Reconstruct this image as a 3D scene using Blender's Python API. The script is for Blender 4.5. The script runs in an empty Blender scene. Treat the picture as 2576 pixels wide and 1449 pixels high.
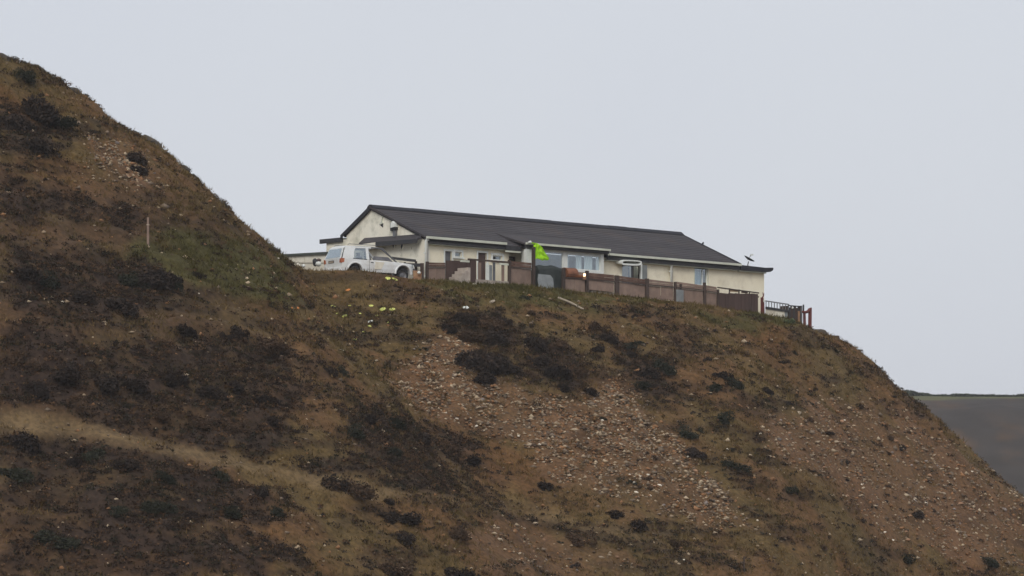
import bpy, math, random
import numpy as np
from mathutils import Vector, Matrix

R = math.radians
random.seed(7)
rng = np.random.default_rng(11)
scene = bpy.context.scene
col = scene.collection

# ------------------------------------------------------------------ camera
FPX = 9400.0                      # focal length in pixels of a 2576 px wide picture
CX, HV = 1288.0, 1420.0           # principal column, horizon row of that picture
cam_d = bpy.data.cameras.new('camera')
cam = bpy.data.objects.new('camera', cam_d)
col.objects.link(cam)
cam_d.sensor_width = 36.0
cam_d.lens = 36.0 * FPX / 2576.0
cam_d.shift_y = (HV - 724.5) / 2576.0
cam_d.clip_start = 1.0
cam_d.clip_end = 20000.0
cam.location = (0, 0, 0)
cam.rotation_euler = (R(90), 0, 0)
scene.camera = cam

# ------------------------------------------------------------------ world and sun (bright overcast)
SUN_EL, SUN_AZ = 38.0, 188.0      # behind the camera, a little to the left
world = bpy.data.worlds.new('World')
scene.world = world
world.use_nodes = True
wn = world.node_tree
wn.nodes.clear()
w_out = wn.nodes.new('ShaderNodeOutputWorld')
w_bg = wn.nodes.new('ShaderNodeBackground')
w_sky = wn.nodes.new('ShaderNodeTexSky')
w_sky.sky_type = 'NISHITA'
w_sky.sun_disc = False
w_sky.sun_elevation = R(SUN_EL)
w_sky.sun_rotation = R(SUN_AZ)
w_sky.dust_density = 5.0
w_mix = wn.nodes.new('ShaderNodeMix')
w_mix.data_type = 'RGBA'
w_mix.inputs[0].default_value = 0.88          # the cloud layer over the clear sky
w_tc = wn.nodes.new('ShaderNodeTexCoord')
w_no = wn.nodes.new('ShaderNodeTexNoise')
w_no.inputs['Scale'].default_value = 5.0
w_no.inputs['Detail'].default_value = 3.0
w_rm = wn.nodes.new('ShaderNodeValToRGB')
w_rm.color_ramp.elements[0].position = 0.3
w_rm.color_ramp.elements[0].color = (6.92, 7.22, 7.95, 1)
w_rm.color_ramp.elements[1].position = 0.7
w_rm.color_ramp.elements[1].color = (7.32, 7.60, 8.15, 1)
wn.links.new(w_tc.outputs['Generated'], w_no.inputs['Vector'])
wn.links.new(w_no.outputs['Fac'], w_rm.inputs['Fac'])
wn.links.new(w_sky.outputs[0], w_mix.inputs[6])
wn.links.new(w_rm.outputs[0], w_mix.inputs[7])
wn.links.new(w_mix.outputs[2], w_bg.inputs['Color'])
w_bg.inputs['Strength'].default_value = 0.1
wn.links.new(w_bg.outputs[0], w_out.inputs[0])

sun_d = bpy.data.lights.new('sun', 'SUN')
sun_d.energy = 1.5
sun_d.angle = R(25)
sun_d.color = (1.0, 0.96, 0.9)
sun = bpy.data.objects.new('sun', sun_d)
col.objects.link(sun)
az = R(SUN_AZ)
sdir = Vector((math.sin(az) * math.cos(R(SUN_EL)), math.cos(az) * math.cos(R(SUN_EL)), math.sin(R(SUN_EL))))
sun.rotation_euler = sdir.to_track_quat('Z', 'Y').to_euler()

scene.view_settings.view_transform = 'Standard'
scene.view_settings.look = 'None'
scene.view_settings.gamma = 1.0
scene.view_settings.exposure = 0.0
scene.view_settings.use_curve_mapping = False

# ------------------------------------------------------------------ helpers: noise, materials, meshes
def _hash(ix, iy, seed):
    h = (ix.astype(np.int64) * 374761393 + iy.astype(np.int64) * 668265263 + seed * 1442695041) & 0x7fffffff
    h = ((h ^ (h >> 13)) * 1274126177) & 0x7fffffff
    return ((h ^ (h >> 16)) & 0xffff) / 65535.0

def vnoise(x, y, s, seed=0):
    x = np.asarray(x, float) / s; y = np.asarray(y, float) / s
    ix = np.floor(x); iy = np.floor(y)
    fx = x - ix; fy = y - iy
    fx = fx * fx * (3 - 2 * fx); fy = fy * fy * (3 - 2 * fy)
    a = _hash(ix, iy, seed); b = _hash(ix + 1, iy, seed)
    c = _hash(ix, iy + 1, seed); d = _hash(ix + 1, iy + 1, seed)
    return (a * (1 - fx) + b * fx) * (1 - fy) + (c * (1 - fx) + d * fx) * fy

def fbm(x, y, s, seed=0, o=4):
    v = 0; a = 1; t = 0
    for k in range(o):
        v = v + a * vnoise(x, y, s / 2 ** k, seed + k * 17); t += a; a *= 0.55
    return v / t

def sstep(a, b, x):
    t = np.clip((x - a) / (b - a), 0, 1)
    return t * t * (3 - 2 * t)

MATS = {}
def mat(name, c, rough=0.8, c2=None, scale=3.0, bump=0.0, bscale=20.0, stain=None, stain_scale=0.8, stain_amt=0.5,
        metallic=0.0, rand=0.0, attr=None, stretch=None, spec=0.3, contrast=(0.35, 0.65)):
    """procedural principled material: base colour broken by noise, optional stain colour, bump"""
    m = bpy.data.materials.new(name); m.use_nodes = True
    nt = m.node_tree; b = nt.nodes['Principled BSDF']
    b.inputs['Roughness'].default_value = rough
    b.inputs['Metallic'].default_value = metallic
    b.inputs['Specular IOR Level'].default_value = spec
    geo = nt.nodes.new('ShaderNodeNewGeometry')
    vec = geo.outputs['Position']
    if stretch:
        mp = nt.nodes.new('ShaderNodeMapping'); mp.inputs['Scale'].default_value = stretch
        nt.links.new(vec, mp.inputs[0]); vec = mp.outputs[0]
    n = nt.nodes.new('ShaderNodeTexNoise'); n.inputs['Scale'].default_value = scale; n.inputs['Detail'].default_value = 5
    nt.links.new(vec, n.inputs['Vector'])
    r = nt.nodes.new('ShaderNodeMapRange'); r.inputs[1].default_value = contrast[0]; r.inputs[2].default_value = contrast[1]
    nt.links.new(n.outputs['Fac'], r.inputs[0])
    mx = nt.nodes.new('ShaderNodeMix'); mx.data_type = 'RGBA'
    c2 = c2 or tuple(v * 0.75 for v in c)
    mx.inputs[6].default_value = (*c, 1); mx.inputs[7].default_value = (*c2, 1)
    nt.links.new(r.outputs[0], mx.inputs[0])
    out = mx.outputs[2]
    if attr:
        at_ = nt.nodes.new('ShaderNodeAttribute'); at_.attribute_name = attr
        mm = nt.nodes.new('ShaderNodeMix'); mm.data_type = 'RGBA'; mm.blend_type = 'MULTIPLY'; mm.inputs[0].default_value = 1
        nt.links.new(at_.outputs['Color'], mm.inputs[6]); nt.links.new(out, mm.inputs[7]); out = mm.outputs[2]
    if stain:
        sn = nt.nodes.new('ShaderNodeTexNoise'); sn.inputs['Scale'].default_value = stain_scale; sn.inputs['Detail'].default_value = 6
        sn.inputs['Roughness'].default_value = 0.65
        nt.links.new(geo.outputs['Position'], sn.inputs['Vector'])
        sr = nt.nodes.new('ShaderNodeMapRange'); sr.inputs[1].default_value = 0.5; sr.inputs[2].default_value = 0.72
        sr.inputs[4].default_value = stain_amt
        nt.links.new(sn.outputs['Fac'], sr.inputs[0])
        sx = nt.nodes.new('ShaderNodeMix'); sx.data_type = 'RGBA'; sx.inputs[7].default_value = (*stain, 1)
        nt.links.new(sr.outputs[0], sx.inputs[0]); nt.links.new(out, sx.inputs[6]); out = sx.outputs[2]
    if rand:
        oi = nt.nodes.new('ShaderNodeObjectInfo')
        rr = nt.nodes.new('ShaderNodeMapRange'); rr.inputs[3].default_value = 1 - rand; rr.inputs[4].default_value = 1 + rand
        nt.links.new(oi.outputs['Random'], rr.inputs[0])
        hv = nt.nodes.new('ShaderNodeHueSaturation'); nt.links.new(rr.outputs[0], hv.inputs['Value'])
        nt.links.new(out, hv.inputs['Color']); out = hv.outputs[0]
    nt.links.new(out, b.inputs['Base Color'])
    if bump:
        bn = nt.nodes.new('ShaderNodeTexNoise'); bn.inputs['Scale'].default_value = bscale; bn.inputs['Detail'].default_value = 4
        nt.links.new(vec, bn.inputs['Vector'])
        bp = nt.nodes.new('ShaderNodeBump'); bp.inputs['Strength'].default_value = bump; bp.inputs['Distance'].default_value = 0.05
        nt.links.new(bn.outputs['Fac'], bp.inputs['Height']); nt.links.new(bp.outputs[0], b.inputs['Normal'])
    MATS[name] = m
    return m

def np_mesh(name, v, f, smooth=False):
    v = np.asarray(v, dtype=np.float32); f = np.asarray(f, dtype=np.int32)
    me = bpy.data.meshes.new(name)
    k = f.shape[1]
    me.vertices.add(len(v)); me.vertices.foreach_set('co', v.ravel())
    me.loops.add(f.size); me.loops.foreach_set('vertex_index', f.ravel())
    me.polygons.add(len(f))
    me.polygons.foreach_set('loop_start', np.arange(0, f.size, k, dtype=np.int32))
    me.polygons.foreach_set('loop_total', np.full(len(f), k, dtype=np.int32))
    if smooth: me.polygons.foreach_set('use_smooth', np.ones(len(f), dtype=bool))
    me.update(calc_edges=True); me.validate()
    return me

def set_color(me, name, rgb):
    a = me.attributes.new(name, 'FLOAT_COLOR', 'POINT')
    c = np.ones((len(me.vertices), 4), np.float32); c[:, :3] = rgb
    a.data.foreach_set('color', c.ravel())

def link(name, me, m=None, parent=None, loc=None, rot=None, sc=None):
    o = bpy.data.objects.new(name, me); col.objects.link(o)
    if m and me is not None and not me.materials: me.materials.append(m)
    if parent: o.parent = parent
    if loc is not None: o.location = loc
    if rot is not None: o.rotation_euler = rot
    if sc is not None: o.scale = sc if hasattr(sc, '__len__') else (sc, sc, sc)
    return o

def tag(o, label=None, cat=None, group=None, kind=None):
    if label: o['label'] = label
    if cat: o['category'] = cat
    if group: o['group'] = group
    if kind: o['kind'] = kind
    return o

def empty(name, loc=(0, 0, 0), rz=0.0, rot=None):
    o = bpy.data.objects.new(name, None); col.objects.link(o)
    o.empty_display_size = 0.2; o.location = loc
    o.rotation_euler = rot if rot else (0, 0, rz)
    return o

class MB:
    def __init__(s): s.v = []; s.f = []; s.sm = False
    def add(s, vs, fs):
        b = len(s.v); s.v += [tuple(p) for p in vs]; s.f += [tuple(i + b for i in q) for q in fs]; return s
    def box(s, x0, x1, y0, y1, z0, z1):
        return s.add([(x0, y0, z0), (x1, y0, z0), (x1, y1, z0), (x0, y1, z0), (x0, y0, z1), (x1, y0, z1), (x1, y1, z1), (x0, y1, z1)],
                     [(0, 3, 2, 1), (4, 5, 6, 7), (0, 1, 5, 4), (1, 2, 6, 5), (2, 3, 7, 6), (3, 0, 4, 7)])
    def hexa(s, p):                         # eight corners: bottom ring 0-3, top ring 4-7
        return s.add(p, [(0, 3, 2, 1), (4, 5, 6, 7), (0, 1, 5, 4), (1, 2, 6, 5), (2, 3, 7, 6), (3, 0, 4, 7)])
    def prism(s, pts, axis, a, b):          # polygon in the plane of the two other axes, extruded along axis
        def mk(p, h):
            return {'x': (h, p[0], p[1]), 'y': (p[0], h, p[1]), 'z': (p[0], p[1], h)}[axis]
        n = len(pts)
        vs = [mk(p, a) for p in pts] + [mk(p, b) for p in pts]
        fs = [tuple(range(n))[::-1], tuple(range(n, 2 * n))] + [(i, (i + 1) % n, n + (i + 1) % n, n + i) for i in range(n)]
        return s.add(vs, fs)
    def tube(s, pts, r, n=8, cap=True):
        pts = [Vector(p) for p in pts]
        rs = r if hasattr(r, '__len__') else [r] * len(pts)
        rings = []
        for i, p in enumerate(pts):
            d = (pts[min(i + 1, len(pts) - 1)] - pts[max(i - 1, 0)]).normalized()
            u = d.orthogonal().normalized() if i == 0 else (u - d * u.dot(d)).normalized()
            w = d.cross(u)
            rings.append([p + (u * math.cos(2 * math.pi * k / n) + w * math.sin(2 * math.pi * k / n)) * rs[i] for k in range(n)])
        vs = [q for rg in rings for q in rg]; fs = []
        for i in range(len(pts) - 1):
            for k in range(n):
                fs.append((i * n + k, i * n + (k + 1) % n, (i + 1) * n + (k + 1) % n, (i + 1) * n + k))
        if cap: fs += [tuple(range(n))[::-1], tuple(range((len(pts) - 1) * n, len(pts) * n))]
        return s.add(vs, fs)
    def bar(s, p0, p1, w, h):               # rectangular bar
        p0, p1 = Vector(p0), Vector(p1); d = (p1 - p0).normalized()
        up = Vector((0, 0, 1)) if abs(d.z) < 0.9 else Vector((0, 1, 0))
        sd = d.cross(up).normalized(); up = sd.cross(d)
        c = lambda p, a, b: p + sd * (a * w / 2) + up * (b * h / 2)
        return s.hexa([c(p0, -1, -1), c(p0, 1, -1), c(p1, 1, -1), c(p1, -1, -1), c(p0, -1, 1), c(p0, 1, 1), c(p1, 1, 1), c(p1, -1, 1)])
    def grid(s, P, closed=False):           # rows of points
        n = len(P[0]); vs = [q for r in P for q in r]; fs = []
        for i in range(len(P) - 1):
            for k in range(n if closed else n - 1):
                fs.append((i * n + k, i * n + (k + 1) % n, (i + 1) * n + (k + 1) % n, (i + 1) * n + k))
        return s.add(vs, fs)
    def mesh(s, name, fix=True):
        me = bpy.data.meshes.new(name); me.from_pydata([tuple(v) for v in s.v], [], s.f)
        if fix:
            import bmesh
            bm = bmesh.new(); bm.from_mesh(me); bmesh.ops.recalc_face_normals(bm, faces=bm.faces); bm.to_mesh(me); bm.free()
        if s.sm:
            for p in me.polygons: p.use_smooth = True
        me.update(); return me
    def build(s, name, m, parent=None, **kw):
        return link(name, s.mesh(name), m, parent, **kw)

# ------------------------------------------------------------------ terrain
HA = R(43.4); CA, SA = math.cos(HA), math.sin(HA)
HX, HY, HZ = -4.53, 200.0, 15.2           # near corner of the bungalow

PLAT = np.array([(-12.9, 196.6), (-11.0, 195.4), (-8.0, 194.9), (-4.6, 196.6), (-1.0, 199.9), (6.0, 206.5), (12.2, 212.4), (15.6, 215.8),
                 (17.8, 219.2), (19.2, 221.6), (18.6, 224.5), (14.0, 229.0), (4.0, 228.0), (-8.0, 215.0), (-11.5, 206.0), (-13.0, 200.0)])
def poly_sd(x, y, P):
    d = np.full(x.shape, 1e9); ins = np.zeros(x.shape, bool)
    n = len(P)
    for i in range(n):
        ax, ay = P[i]; bx, by = P[(i + 1) % n]
        ex, ey = bx - ax, by - ay
        t = np.clip(((x - ax) * ex + (y - ay) * ey) / (ex * ex + ey * ey), 0, 1)
        d = np.minimum(d, np.hypot(x - ax - t * ex, y - ay - t * ey))
        c = ((ay > y) != (by > y)) & (x < (bx - ax) * (y - ay) / (by - ay + 1e-12) + ax)
        ins ^= c
    return np.where(ins, -d, d)

LX, LY = -25.77, 188.0
LE = np.array((0.82, 0.572))
def smax(a, b, k):
    h = np.clip(0.5 + 0.5 * (a - b) / k, 0, 1)
    return b * (1 - h) + a * h + k * h * (1 - h)

def terrain_base(x, y):
    t = np.clip((x - HX) * CA + (y - HY) * SA, -12, 34)
    d = poly_sd(x, y, PLAT)
    zp = np.where(t < 0, 15.22, 15.22 - 0.024 * t)
    zp = zp + 0.20 * sstep(0.5, 5, t) * sstep(26, 18, t) - 0.5 * sstep(26.6, 29.5, t)
    right = sstep(12, 24, x)                       # steeper right flank
    g = 0.62 + 0.30 * right
    w = 0.9
    dd = w * np.log1p(np.exp(np.clip(d / w, -30, 60)))
    lip = 0.46 * np.exp(-((d + 0.2) / 0.8) ** 2) * sstep(-4.2, -8.2, x) * sstep(205, 199, y)
    z1 = zp - g * dd + lip - 0.25 * sstep(-0.6, -1.8, d) * sstep(-4.0, -6.0, x)
    z1 = z1 - 0.10 * np.clip(d - 18, 0, None)
    # left spur
    l = (x - LX) * LE[0] + (y - LY) * LE[1]
    q = (x - LX) * LE[1] - (y - LY) * LE[0]
    C = np.interp(l, [-90, -60, -32, -12] + [0.01, 1.02, 2.14, 3.38, 4.41, 5.9, 6.83, 7.53, 8.58, 9.05, 9.87, 10.82, 11.41, 12.25, 13.09, 13.93, 14.91, 15.88, 16.62] + [18.5, 21, 60],
                  [-10, 8, 24.0, 27.8] + [25.54, 25.28, 24.96, 24.45, 24.24, 23.41, 22.87, 22.5, 22.02, 21.54, 21.01, 20.45, 19.87, 19.29, 18.68, 18.14, 17.46, 16.77, 16.35] + [15.2, 13.2, -25])
    z2 = C - 0.27 - np.where(q > 0, 0.68, 0.55) * (np.sqrt(q * q + 1.6 ** 2) - 1.6)
    pad = sstep(-0.7, 0.3, d)
    z = z1 * (1 - pad) + smax(z1, z2, 0.8) * pad
    # rough relief, stronger off the yard
    off = sstep(-0.3, 2.5, d)
    near = sstep(60, 120, y) * sstep(330, 280, y)
    z = z + off * near * ((fbm(x, y, 9, 3) - 0.5) * 1.5 + (fbm(x, y, 2.4, 5, 4) - 0.5) * 0.75)
    z = z + off * np.exp(-(q / 1.1) ** 2) * sstep(20, 17, l) * ((vnoise(l, q * .3, 1.5, 55) - .5) * .75 + (vnoise(l, q * .3, .55, 56) - .5) * .42)
    # sheep-track steps across the left spur
    lm = sstep(0.0, 5.0, q) * sstep(-9, -15, x + 0.1 * (y - 190)) * off
    ph = (z + 1.6 * (fbm(x, y, 7, 9) - 0.5)) / 1.25 * 2 * math.pi
    z = z + lm * 0.12 * np.sin(ph)
    # valley floor between the camera and the hill, land all round
    r = np.hypot(x, y)
    floor = np.interp(y, [-400, -20, 12, 60, 130, 300, 600, 6000], [6, -1.7, -1.9, -12, -16, -24, -24, -24])
    floor = floor + (fbm(x, y, 60, 21, 3) - 0.5) * 3 * sstep(30, 120, r)
    return smax(z, floor, 3.0)

def project(x, y, z):
    return CX + FPX * x / y, HV - FPX * z / y

def at(u, v, y0=125.0, y1=236.0):
    """first point where the sight line through (u, v) meets the land"""
    Y = np.arange(y0, y1, 0.04)
    X = (u - CX) / FPX * Y; Z = (HV - v) / FPX * Y
    h = terrain_base(X, Y)
    k = np.nonzero(h >= Z)[0]
    if len(k) == 0: return None
    i = k[0]
    return Vector((X[i], Y[i], h[i]))

def ground_z(x, y):
    return float(terrain_base(np.array([x], float), np.array([y], float))[0])

def inpoly(u, v, P):
    ins = np.zeros(np.shape(u), bool); n = len(P)
    for i in range(n):
        ax, ay = P[i]; bx, by = P[(i + 1) % n]
        ins ^= ((ay > v) != (by > v)) & (u < (bx - ax) * (v - ay) / (by - ay + 1e-9) + ax)
    return ins

SCREE = [[(1050, 860), (1130, 830), (1175, 870), (1170, 950), (1330, 1000), (1500, 1000), (1530, 940), (1620, 1000), (1690, 1100), (1760, 1160),
          (1820, 1230), (1920, 1340), (1800, 1330), (1600, 1260), (1420, 1200), (1280, 1130), (1150, 1080), (1040, 1020), (1000, 960)],
         [(1900, 1060), (2050, 1010), (2250, 1050), (2450, 1160), (2580, 1260), (2580, 1410), (2400, 1410), (2250, 1360), (2100, 1220), (1950, 1160)],
         [(200, 330), (300, 360), (380, 420), (420, 480), (330, 470), (220, 420)], [(1240, 1290), (1500, 1350), (1650, 1440), (1300, 1440), (1150, 1360)]]
DARK = [[(0, 790), (150, 850), (300, 880), (430, 850), (700, 860), (735, 960), (735, 1110), (650, 1150), (450, 1100), (200, 1045), (0, 1030)], [(0, 1300), (300, 1330), (700, 1330), (820, 1440), (0, 1440)], [(740, 1130), (900, 1150), (1180, 1190), (1240, 1240), (1000, 1230), (760, 1190)],
        [(0, 470), (330, 510), (340, 560), (100, 540), (0, 560)],
        [(0, 1100), (350, 1130), (480, 1190), (700, 1230), (760, 1290), (500, 1310), (300, 1340), (0, 1230)],
        [(840, 1040), (950, 1020), (1060, 1080), (1180, 1120), (1190, 1160), (1000, 1180), (860, 1130)],
        [(0, 250), (140, 280), (150, 400), (60, 400), (0, 330)], [(0, 620), (200, 640), (420, 660), (430, 760), (260, 800), (0, 760)],
        [(1110, 790), (1290, 790), (1300, 950), (1180, 950), (1170, 860)], [(1310, 850), (1450, 850), (1480, 990), (1330, 960)],
        [(1570, 850), (1700, 890), (1700, 980), (1590, 980)]]
TRACK = [(0, 1032), (180, 1048), (350, 1098), (520, 1128), (700, 1178), (900, 1205), (1010, 1240), (960, 1262), (780, 1225), (600, 1170), (400, 1140), (200, 1092), (0, 1088)]
TRACK2 = [(960, 1232), (1100, 1240), (1260, 1262), (1420, 1292), (1600, 1335), (1740, 1372), (1900, 1412), (1900, 1424), (1720, 1394), (1550, 1354), (1400, 1320), (1250, 1294), (1100, 1264), (970, 1256)]
LINE = [(990, 1252), (1100, 1262), (1250, 1292), (1400, 1318), (1550, 1352), (1720, 1392), (1880, 1422), (1880, 1434), (1720, 1406), (1550, 1368), (1400, 1332), (1250, 1304), (1100, 1272), (990, 1262)]
GREEN = [[(1040, 690), (1350, 715), (1560, 738), (1700, 760), (1680, 775), (1500, 762), (1400, 758), (1250, 760), (1040, 722)], [(330, 580), (620, 610), (720, 660), (740, 790), (660, 760), (450, 690), (300, 650)],
         [(1800, 770), (1930, 795), (2000, 830), (1900, 840), (1750, 800)]]
def soft_mask(u, v, polys, x, y, amp=75):
    """membership of each land point in hand-mapped cover zones, ragged by noise"""
    du = (fbm(x, y, 2.2, 31, 4) - 0.5) * amp * 2; dv = (fbm(x, y, 2.0, 47, 4) - 0.5) * amp * 1.4
    acc = np.zeros(np.shape(u))
    for ou, ov in ((0, 0), (14, 6), (-14, -6), (8, -10), (-8, 10)):
        for P in polys:
            acc = acc + inpoly(u + du + ou, v + dv + ov, P) / 5.0
    return np.clip(acc, 0, 1)

def graded(lo, hi, step, far, grow=1.18):
    a = list(np.arange(lo, hi + 1e-6, step)); s = step; p = a[-1]
    while p < far: s *= grow; p += s; a.append(p)
    return a
gx = graded(-30, 31, 0.17, 3500); sx_ = 0.17; p = -30
left = []
while p > -3500: sx_ *= 1.18; p -= sx_; left.append(p)
gx = np.array(left[::-1] + gx)
gy = graded(138, 226, 0.19, 7000); left = []; s_ = 0.19; p = 138
while p > -300: s_ *= 1.15; p -= s_; left.append(p)
gy = np.array(left[::-1] + gy)
GX, GY = np.meshgrid(gx, gy)
GZ = terrain_base(GX, GY)
fine = sstep(120, 138, GY) * sstep(240, 226, GY) * sstep(36, 30, np.abs(GX))
offy = sstep(-0.2, 1.0, poly_sd(GX, GY, PLAT))
GZ = GZ + fine * offy * ((vnoise(GX, GY, 0.55, 61) - 0.5) * 0.20 + (vnoise(GX, GY, 0.3, 62) - 0.5) * 0.10)
nx, ny = len(gx), len(gy)
idx = np.arange(nx * ny).reshape(ny, nx)
faces = np.stack([idx[:-1, :-1], idx[:-1, 1:], idx[1:, 1:], idx[1:, :-1]], -1).reshape(-1, 4)
me = np_mesh('ground', np.stack([GX, GY, GZ], -1).reshape(-1, 3), faces, smooth=True)

def cover_color(x, y, z):
    """base colour of the ground cover at land points"""
    ys = np.maximum(y, 20)
    u, v = project(x, ys, z)
    n1 = fbm(x, y, 3.5, 71, 5); n2 = fbm(x, y, 1.1, 83, 4); n3 = fbm(x, y, 6.0, 97, 4)
    # cover runs in streaks along the slope's contour
    st = fbm(x * 0.5 + y * 0.2, z * 2.6, 1.5, 101, 4)
    earth = np.array((0.130, 0.074, 0.034)); olive = np.array((0.116, 0.079, 0.033)); dark = np.array((0.036, 0.025, 0.020))
    scree = np.array((0.140, 0.080, 0.043)); track = np.array((0.165, 0.115, 0.060)); green = np.array((0.074, 0.070, 0.024)); rust = np.array((0.145, 0.072, 0.032))
    mixc = lambda a, b, w: a * (1 - w[..., None]) + b * w[..., None]
    c = mixc(np.broadcast_to(earth, x.shape + (3,)), olive, sstep(0.38, 0.62, n1))
    c = mixc(c, rust, 0.7 * sstep(0.55, 0.72, n3))
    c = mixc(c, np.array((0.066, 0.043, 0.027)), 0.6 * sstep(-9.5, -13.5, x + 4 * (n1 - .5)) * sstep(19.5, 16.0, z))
    c = mixc(c, dark, 0.5 * sstep(0.50, 0.66, st))
    c = mixc(c, scree, 0.8 * soft_mask(u, v, SCREE, x, y, 95) * (0.55 + 0.45 * sstep(0.3, 0.6, n2)))
    c = mixc(c, green, 0.8 * soft_mask(u, v, GREEN, x, y))
    c = mixc(c, dark, 0.85 * soft_mask(u, v, DARK, x, y) * sstep(0.28, 0.52, n2))
    c = mixc(c, track, 0.9 * soft_mask(u, v, [TRACK], x, y, 16))
    c = mixc(c, track, 0.6 * soft_mask(u, v, [TRACK2], x, y, 22))
    c = mixc(c, dark * .8, 0.9 * soft_mask(u, v, [LINE], x, y, 7))
    c = c * (0.72 + 0.56 * n2[..., None])
    far = sstep(240, 300, y)[..., None]
    c = c * (1 - far) + np.array((0.05, 0.055, 0.03)) * far
    return c
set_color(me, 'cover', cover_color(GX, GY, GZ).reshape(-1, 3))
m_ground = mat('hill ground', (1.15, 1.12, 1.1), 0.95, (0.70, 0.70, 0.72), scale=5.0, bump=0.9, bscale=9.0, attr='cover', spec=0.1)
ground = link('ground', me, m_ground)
tag(ground, kind='structure')

# ------------------------------------------------------------------ far hill on the right
fx = np.concatenate([np.linspace(-200, 55, 60), np.linspace(56, 125, 240), np.linspace(127, 900, 120)]); fy = np.concatenate([np.linspace(560, 745, 170), np.linspace(750, 1100, 40)])
FX, FY = np.meshgrid(fx, fy)
crest = 32.7 + 1.2 * (fbm(FX, FX * 0, 30, 5, 4) - 0.5) - 0.006 * (FX - 80)
prof = np.interp(FY, [560, 600, 720, 735, 760, 1100], [-26, -20, 1.0, 1.03, 1.0, 0.6])
prof = np.clip((FY - 580) / 150.0, 0, 1)
FZ = -26 + (crest + 26) * np.sin(prof * math.pi / 2) ** 0.9 - np.clip(FY - 735, 0, None) * 0.05
FZ += (fbm(FX, FY, 30, 7, 4) - 0.5) * 5 * sstep(0.0, 0.4, prof) * sstep(1.0, 0.7, prof)
ii = np.arange(FX.size).reshape(FX.shape)
me = np_mesh('far_hill', np.stack([FX, FY, FZ], -1).reshape(-1, 3), np.stack([ii[:-1, :-1], ii[:-1, 1:], ii[1:, 1:], ii[1:, :-1]], -1).reshape(-1, 4), True)
fn = .5 * fbm(FX, FZ * 3, 26, 9, 5) + .5 * fbm(FX, FZ * 1.5, 8, 19, 4)
base = np.array((0.050, 0.042, 0.037)); brn = np.array((0.110, 0.066, 0.038)); grn = np.array((0.105, 0.105, 0.045))
cc = base + (brn - base) * sstep(0.45, 0.65, fn)[..., None]
top = sstep(31.5, 32.1, FZ + (fbm(FX, FX * 0 + 3, 20, 12, 3) - 0.5) * 3)
cc = cc * (1 - top[..., None]) + grn * top[..., None]
set_color(me, 'cover', cc.reshape(-1, 3))
m_far = mat('far moor', (1.1, 1.1, 1.1), 0.95, (0.85, 0.85, 0.85), scale=0.15, attr='cover', spec=0.1)
tag(link('far_hill', me, m_far), kind='structure')

# ------------------------------------------------------------------ materials of the buildings
m_wall = mat('cream render', (0.85, 0.79, 0.62), 0.85, (0.79, 0.72, 0.55), scale=0.9, bump=0.15, bscale=40, stain=(0.42, 0.34, 0.25), stain_scale=0.8, stain_amt=0.4)
m_gable = mat('stained gable render', (0.86, 0.83, 0.71), 0.85, (0.80, 0.75, 0.62), scale=0.8, bump=0.25, bscale=30, stain=(0.26, 0.26, 0.19), stain_scale=1.1, stain_amt=0.6)
m_roof = mat('dark roof sheet', (0.058, 0.052, 0.055), 0.85, (0.045, 0.041, 0.045), scale=1.2, bump=0.4, bscale=14, stain=(0.095, 0.072, 0.060), stain_scale=0.6, stain_amt=0.6, rand=0.12)
m_ridge = mat('ridge felt', (0.022, 0.023, 0.030), 0.7, (0.03, 0.03, 0.036), scale=2)
m_fascia = mat('dark fascia', (0.035, 0.036, 0.042), 0.6, (0.05, 0.047, 0.045), scale=2)  # under the front gutters this dark colour stands in for shade
m_white = mat('white plastic', (0.74, 0.76, 0.72), 0.45, (0.64, 0.66, 0.62), scale=2, stain=(0.45, 0.46, 0.38), stain_scale=1.5, stain_amt=0.4)
m_gutter = mat('pale green grey gutter', (0.62, 0.64, 0.54), 0.5, (0.52, 0.54, 0.45), scale=1.5, stain=(0.3, 0.32, 0.25), stain_amt=0.4)
m_door = mat('grey door paint', (0.12, 0.125, 0.13), 0.5, (0.10, 0.10, 0.105), scale=2)
m_bdoor = mat('brown door paint', (0.085, 0.05, 0.042), 0.5, (0.07, 0.045, 0.04), scale=2)
m_curtain = mat('curtain cloth', (0.74, 0.80, 0.82), 0.9, (0.62, 0.68, 0.70), scale=4, stretch=(6, 6, 0.3))
m_bluecurtain = mat('blue curtain cloth', (0.30, 0.40, 0.48), 0.9, (0.23, 0.31, 0.38), scale=4, stretch=(6, 6, 0.3))
m_fence = mat('weathered fence sheet', (0.27, 0.192, 0.150), 0.85, (0.20, 0.140, 0.112), scale=2.5, bump=0.2, bscale=12, stain=(0.19, 0.13, 0.10), stain_scale=1.4, stain_amt=0.7, rand=0.13)
m_fbrown = mat('brown fence board', (0.125, 0.068, 0.048), 0.85, (0.09, 0.05, 0.037), scale=3, bump=0.2, bscale=14, stain=(0.28, 0.20, 0.15), stain_scale=1.6, stain_amt=0.6, rand=0.15, stretch=(1, 1, 3))
m_post = mat('dark timber post', (0.075, 0.052, 0.042), 0.85, (0.055, 0.04, 0.034), scale=5, rand=0.15, stretch=(3, 3, 0.6))
m_dkboard = mat('dark brown board', (0.080, 0.050, 0.042), 0.8, (0.065, 0.042, 0.036), scale=3, bump=0.15, bscale=10, rand=0.12, stretch=(3, 3, 0.5))
m_red = mat('red brown paint', (0.17, 0.045, 0.038), 0.7, (0.11, 0.035, 0.032), scale=4, bump=0.2, stain=(0.06, 0.03, 0.03), stain_amt=0.6)
m_conc = mat('pale concrete', (0.46, 0.40, 0.34), 0.9, (0.36, 0.31, 0.27), scale=3, bump=0.3, bscale=18, stain=(0.22, 0.17, 0.14), stain_amt=0.5, rand=0.15)
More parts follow.
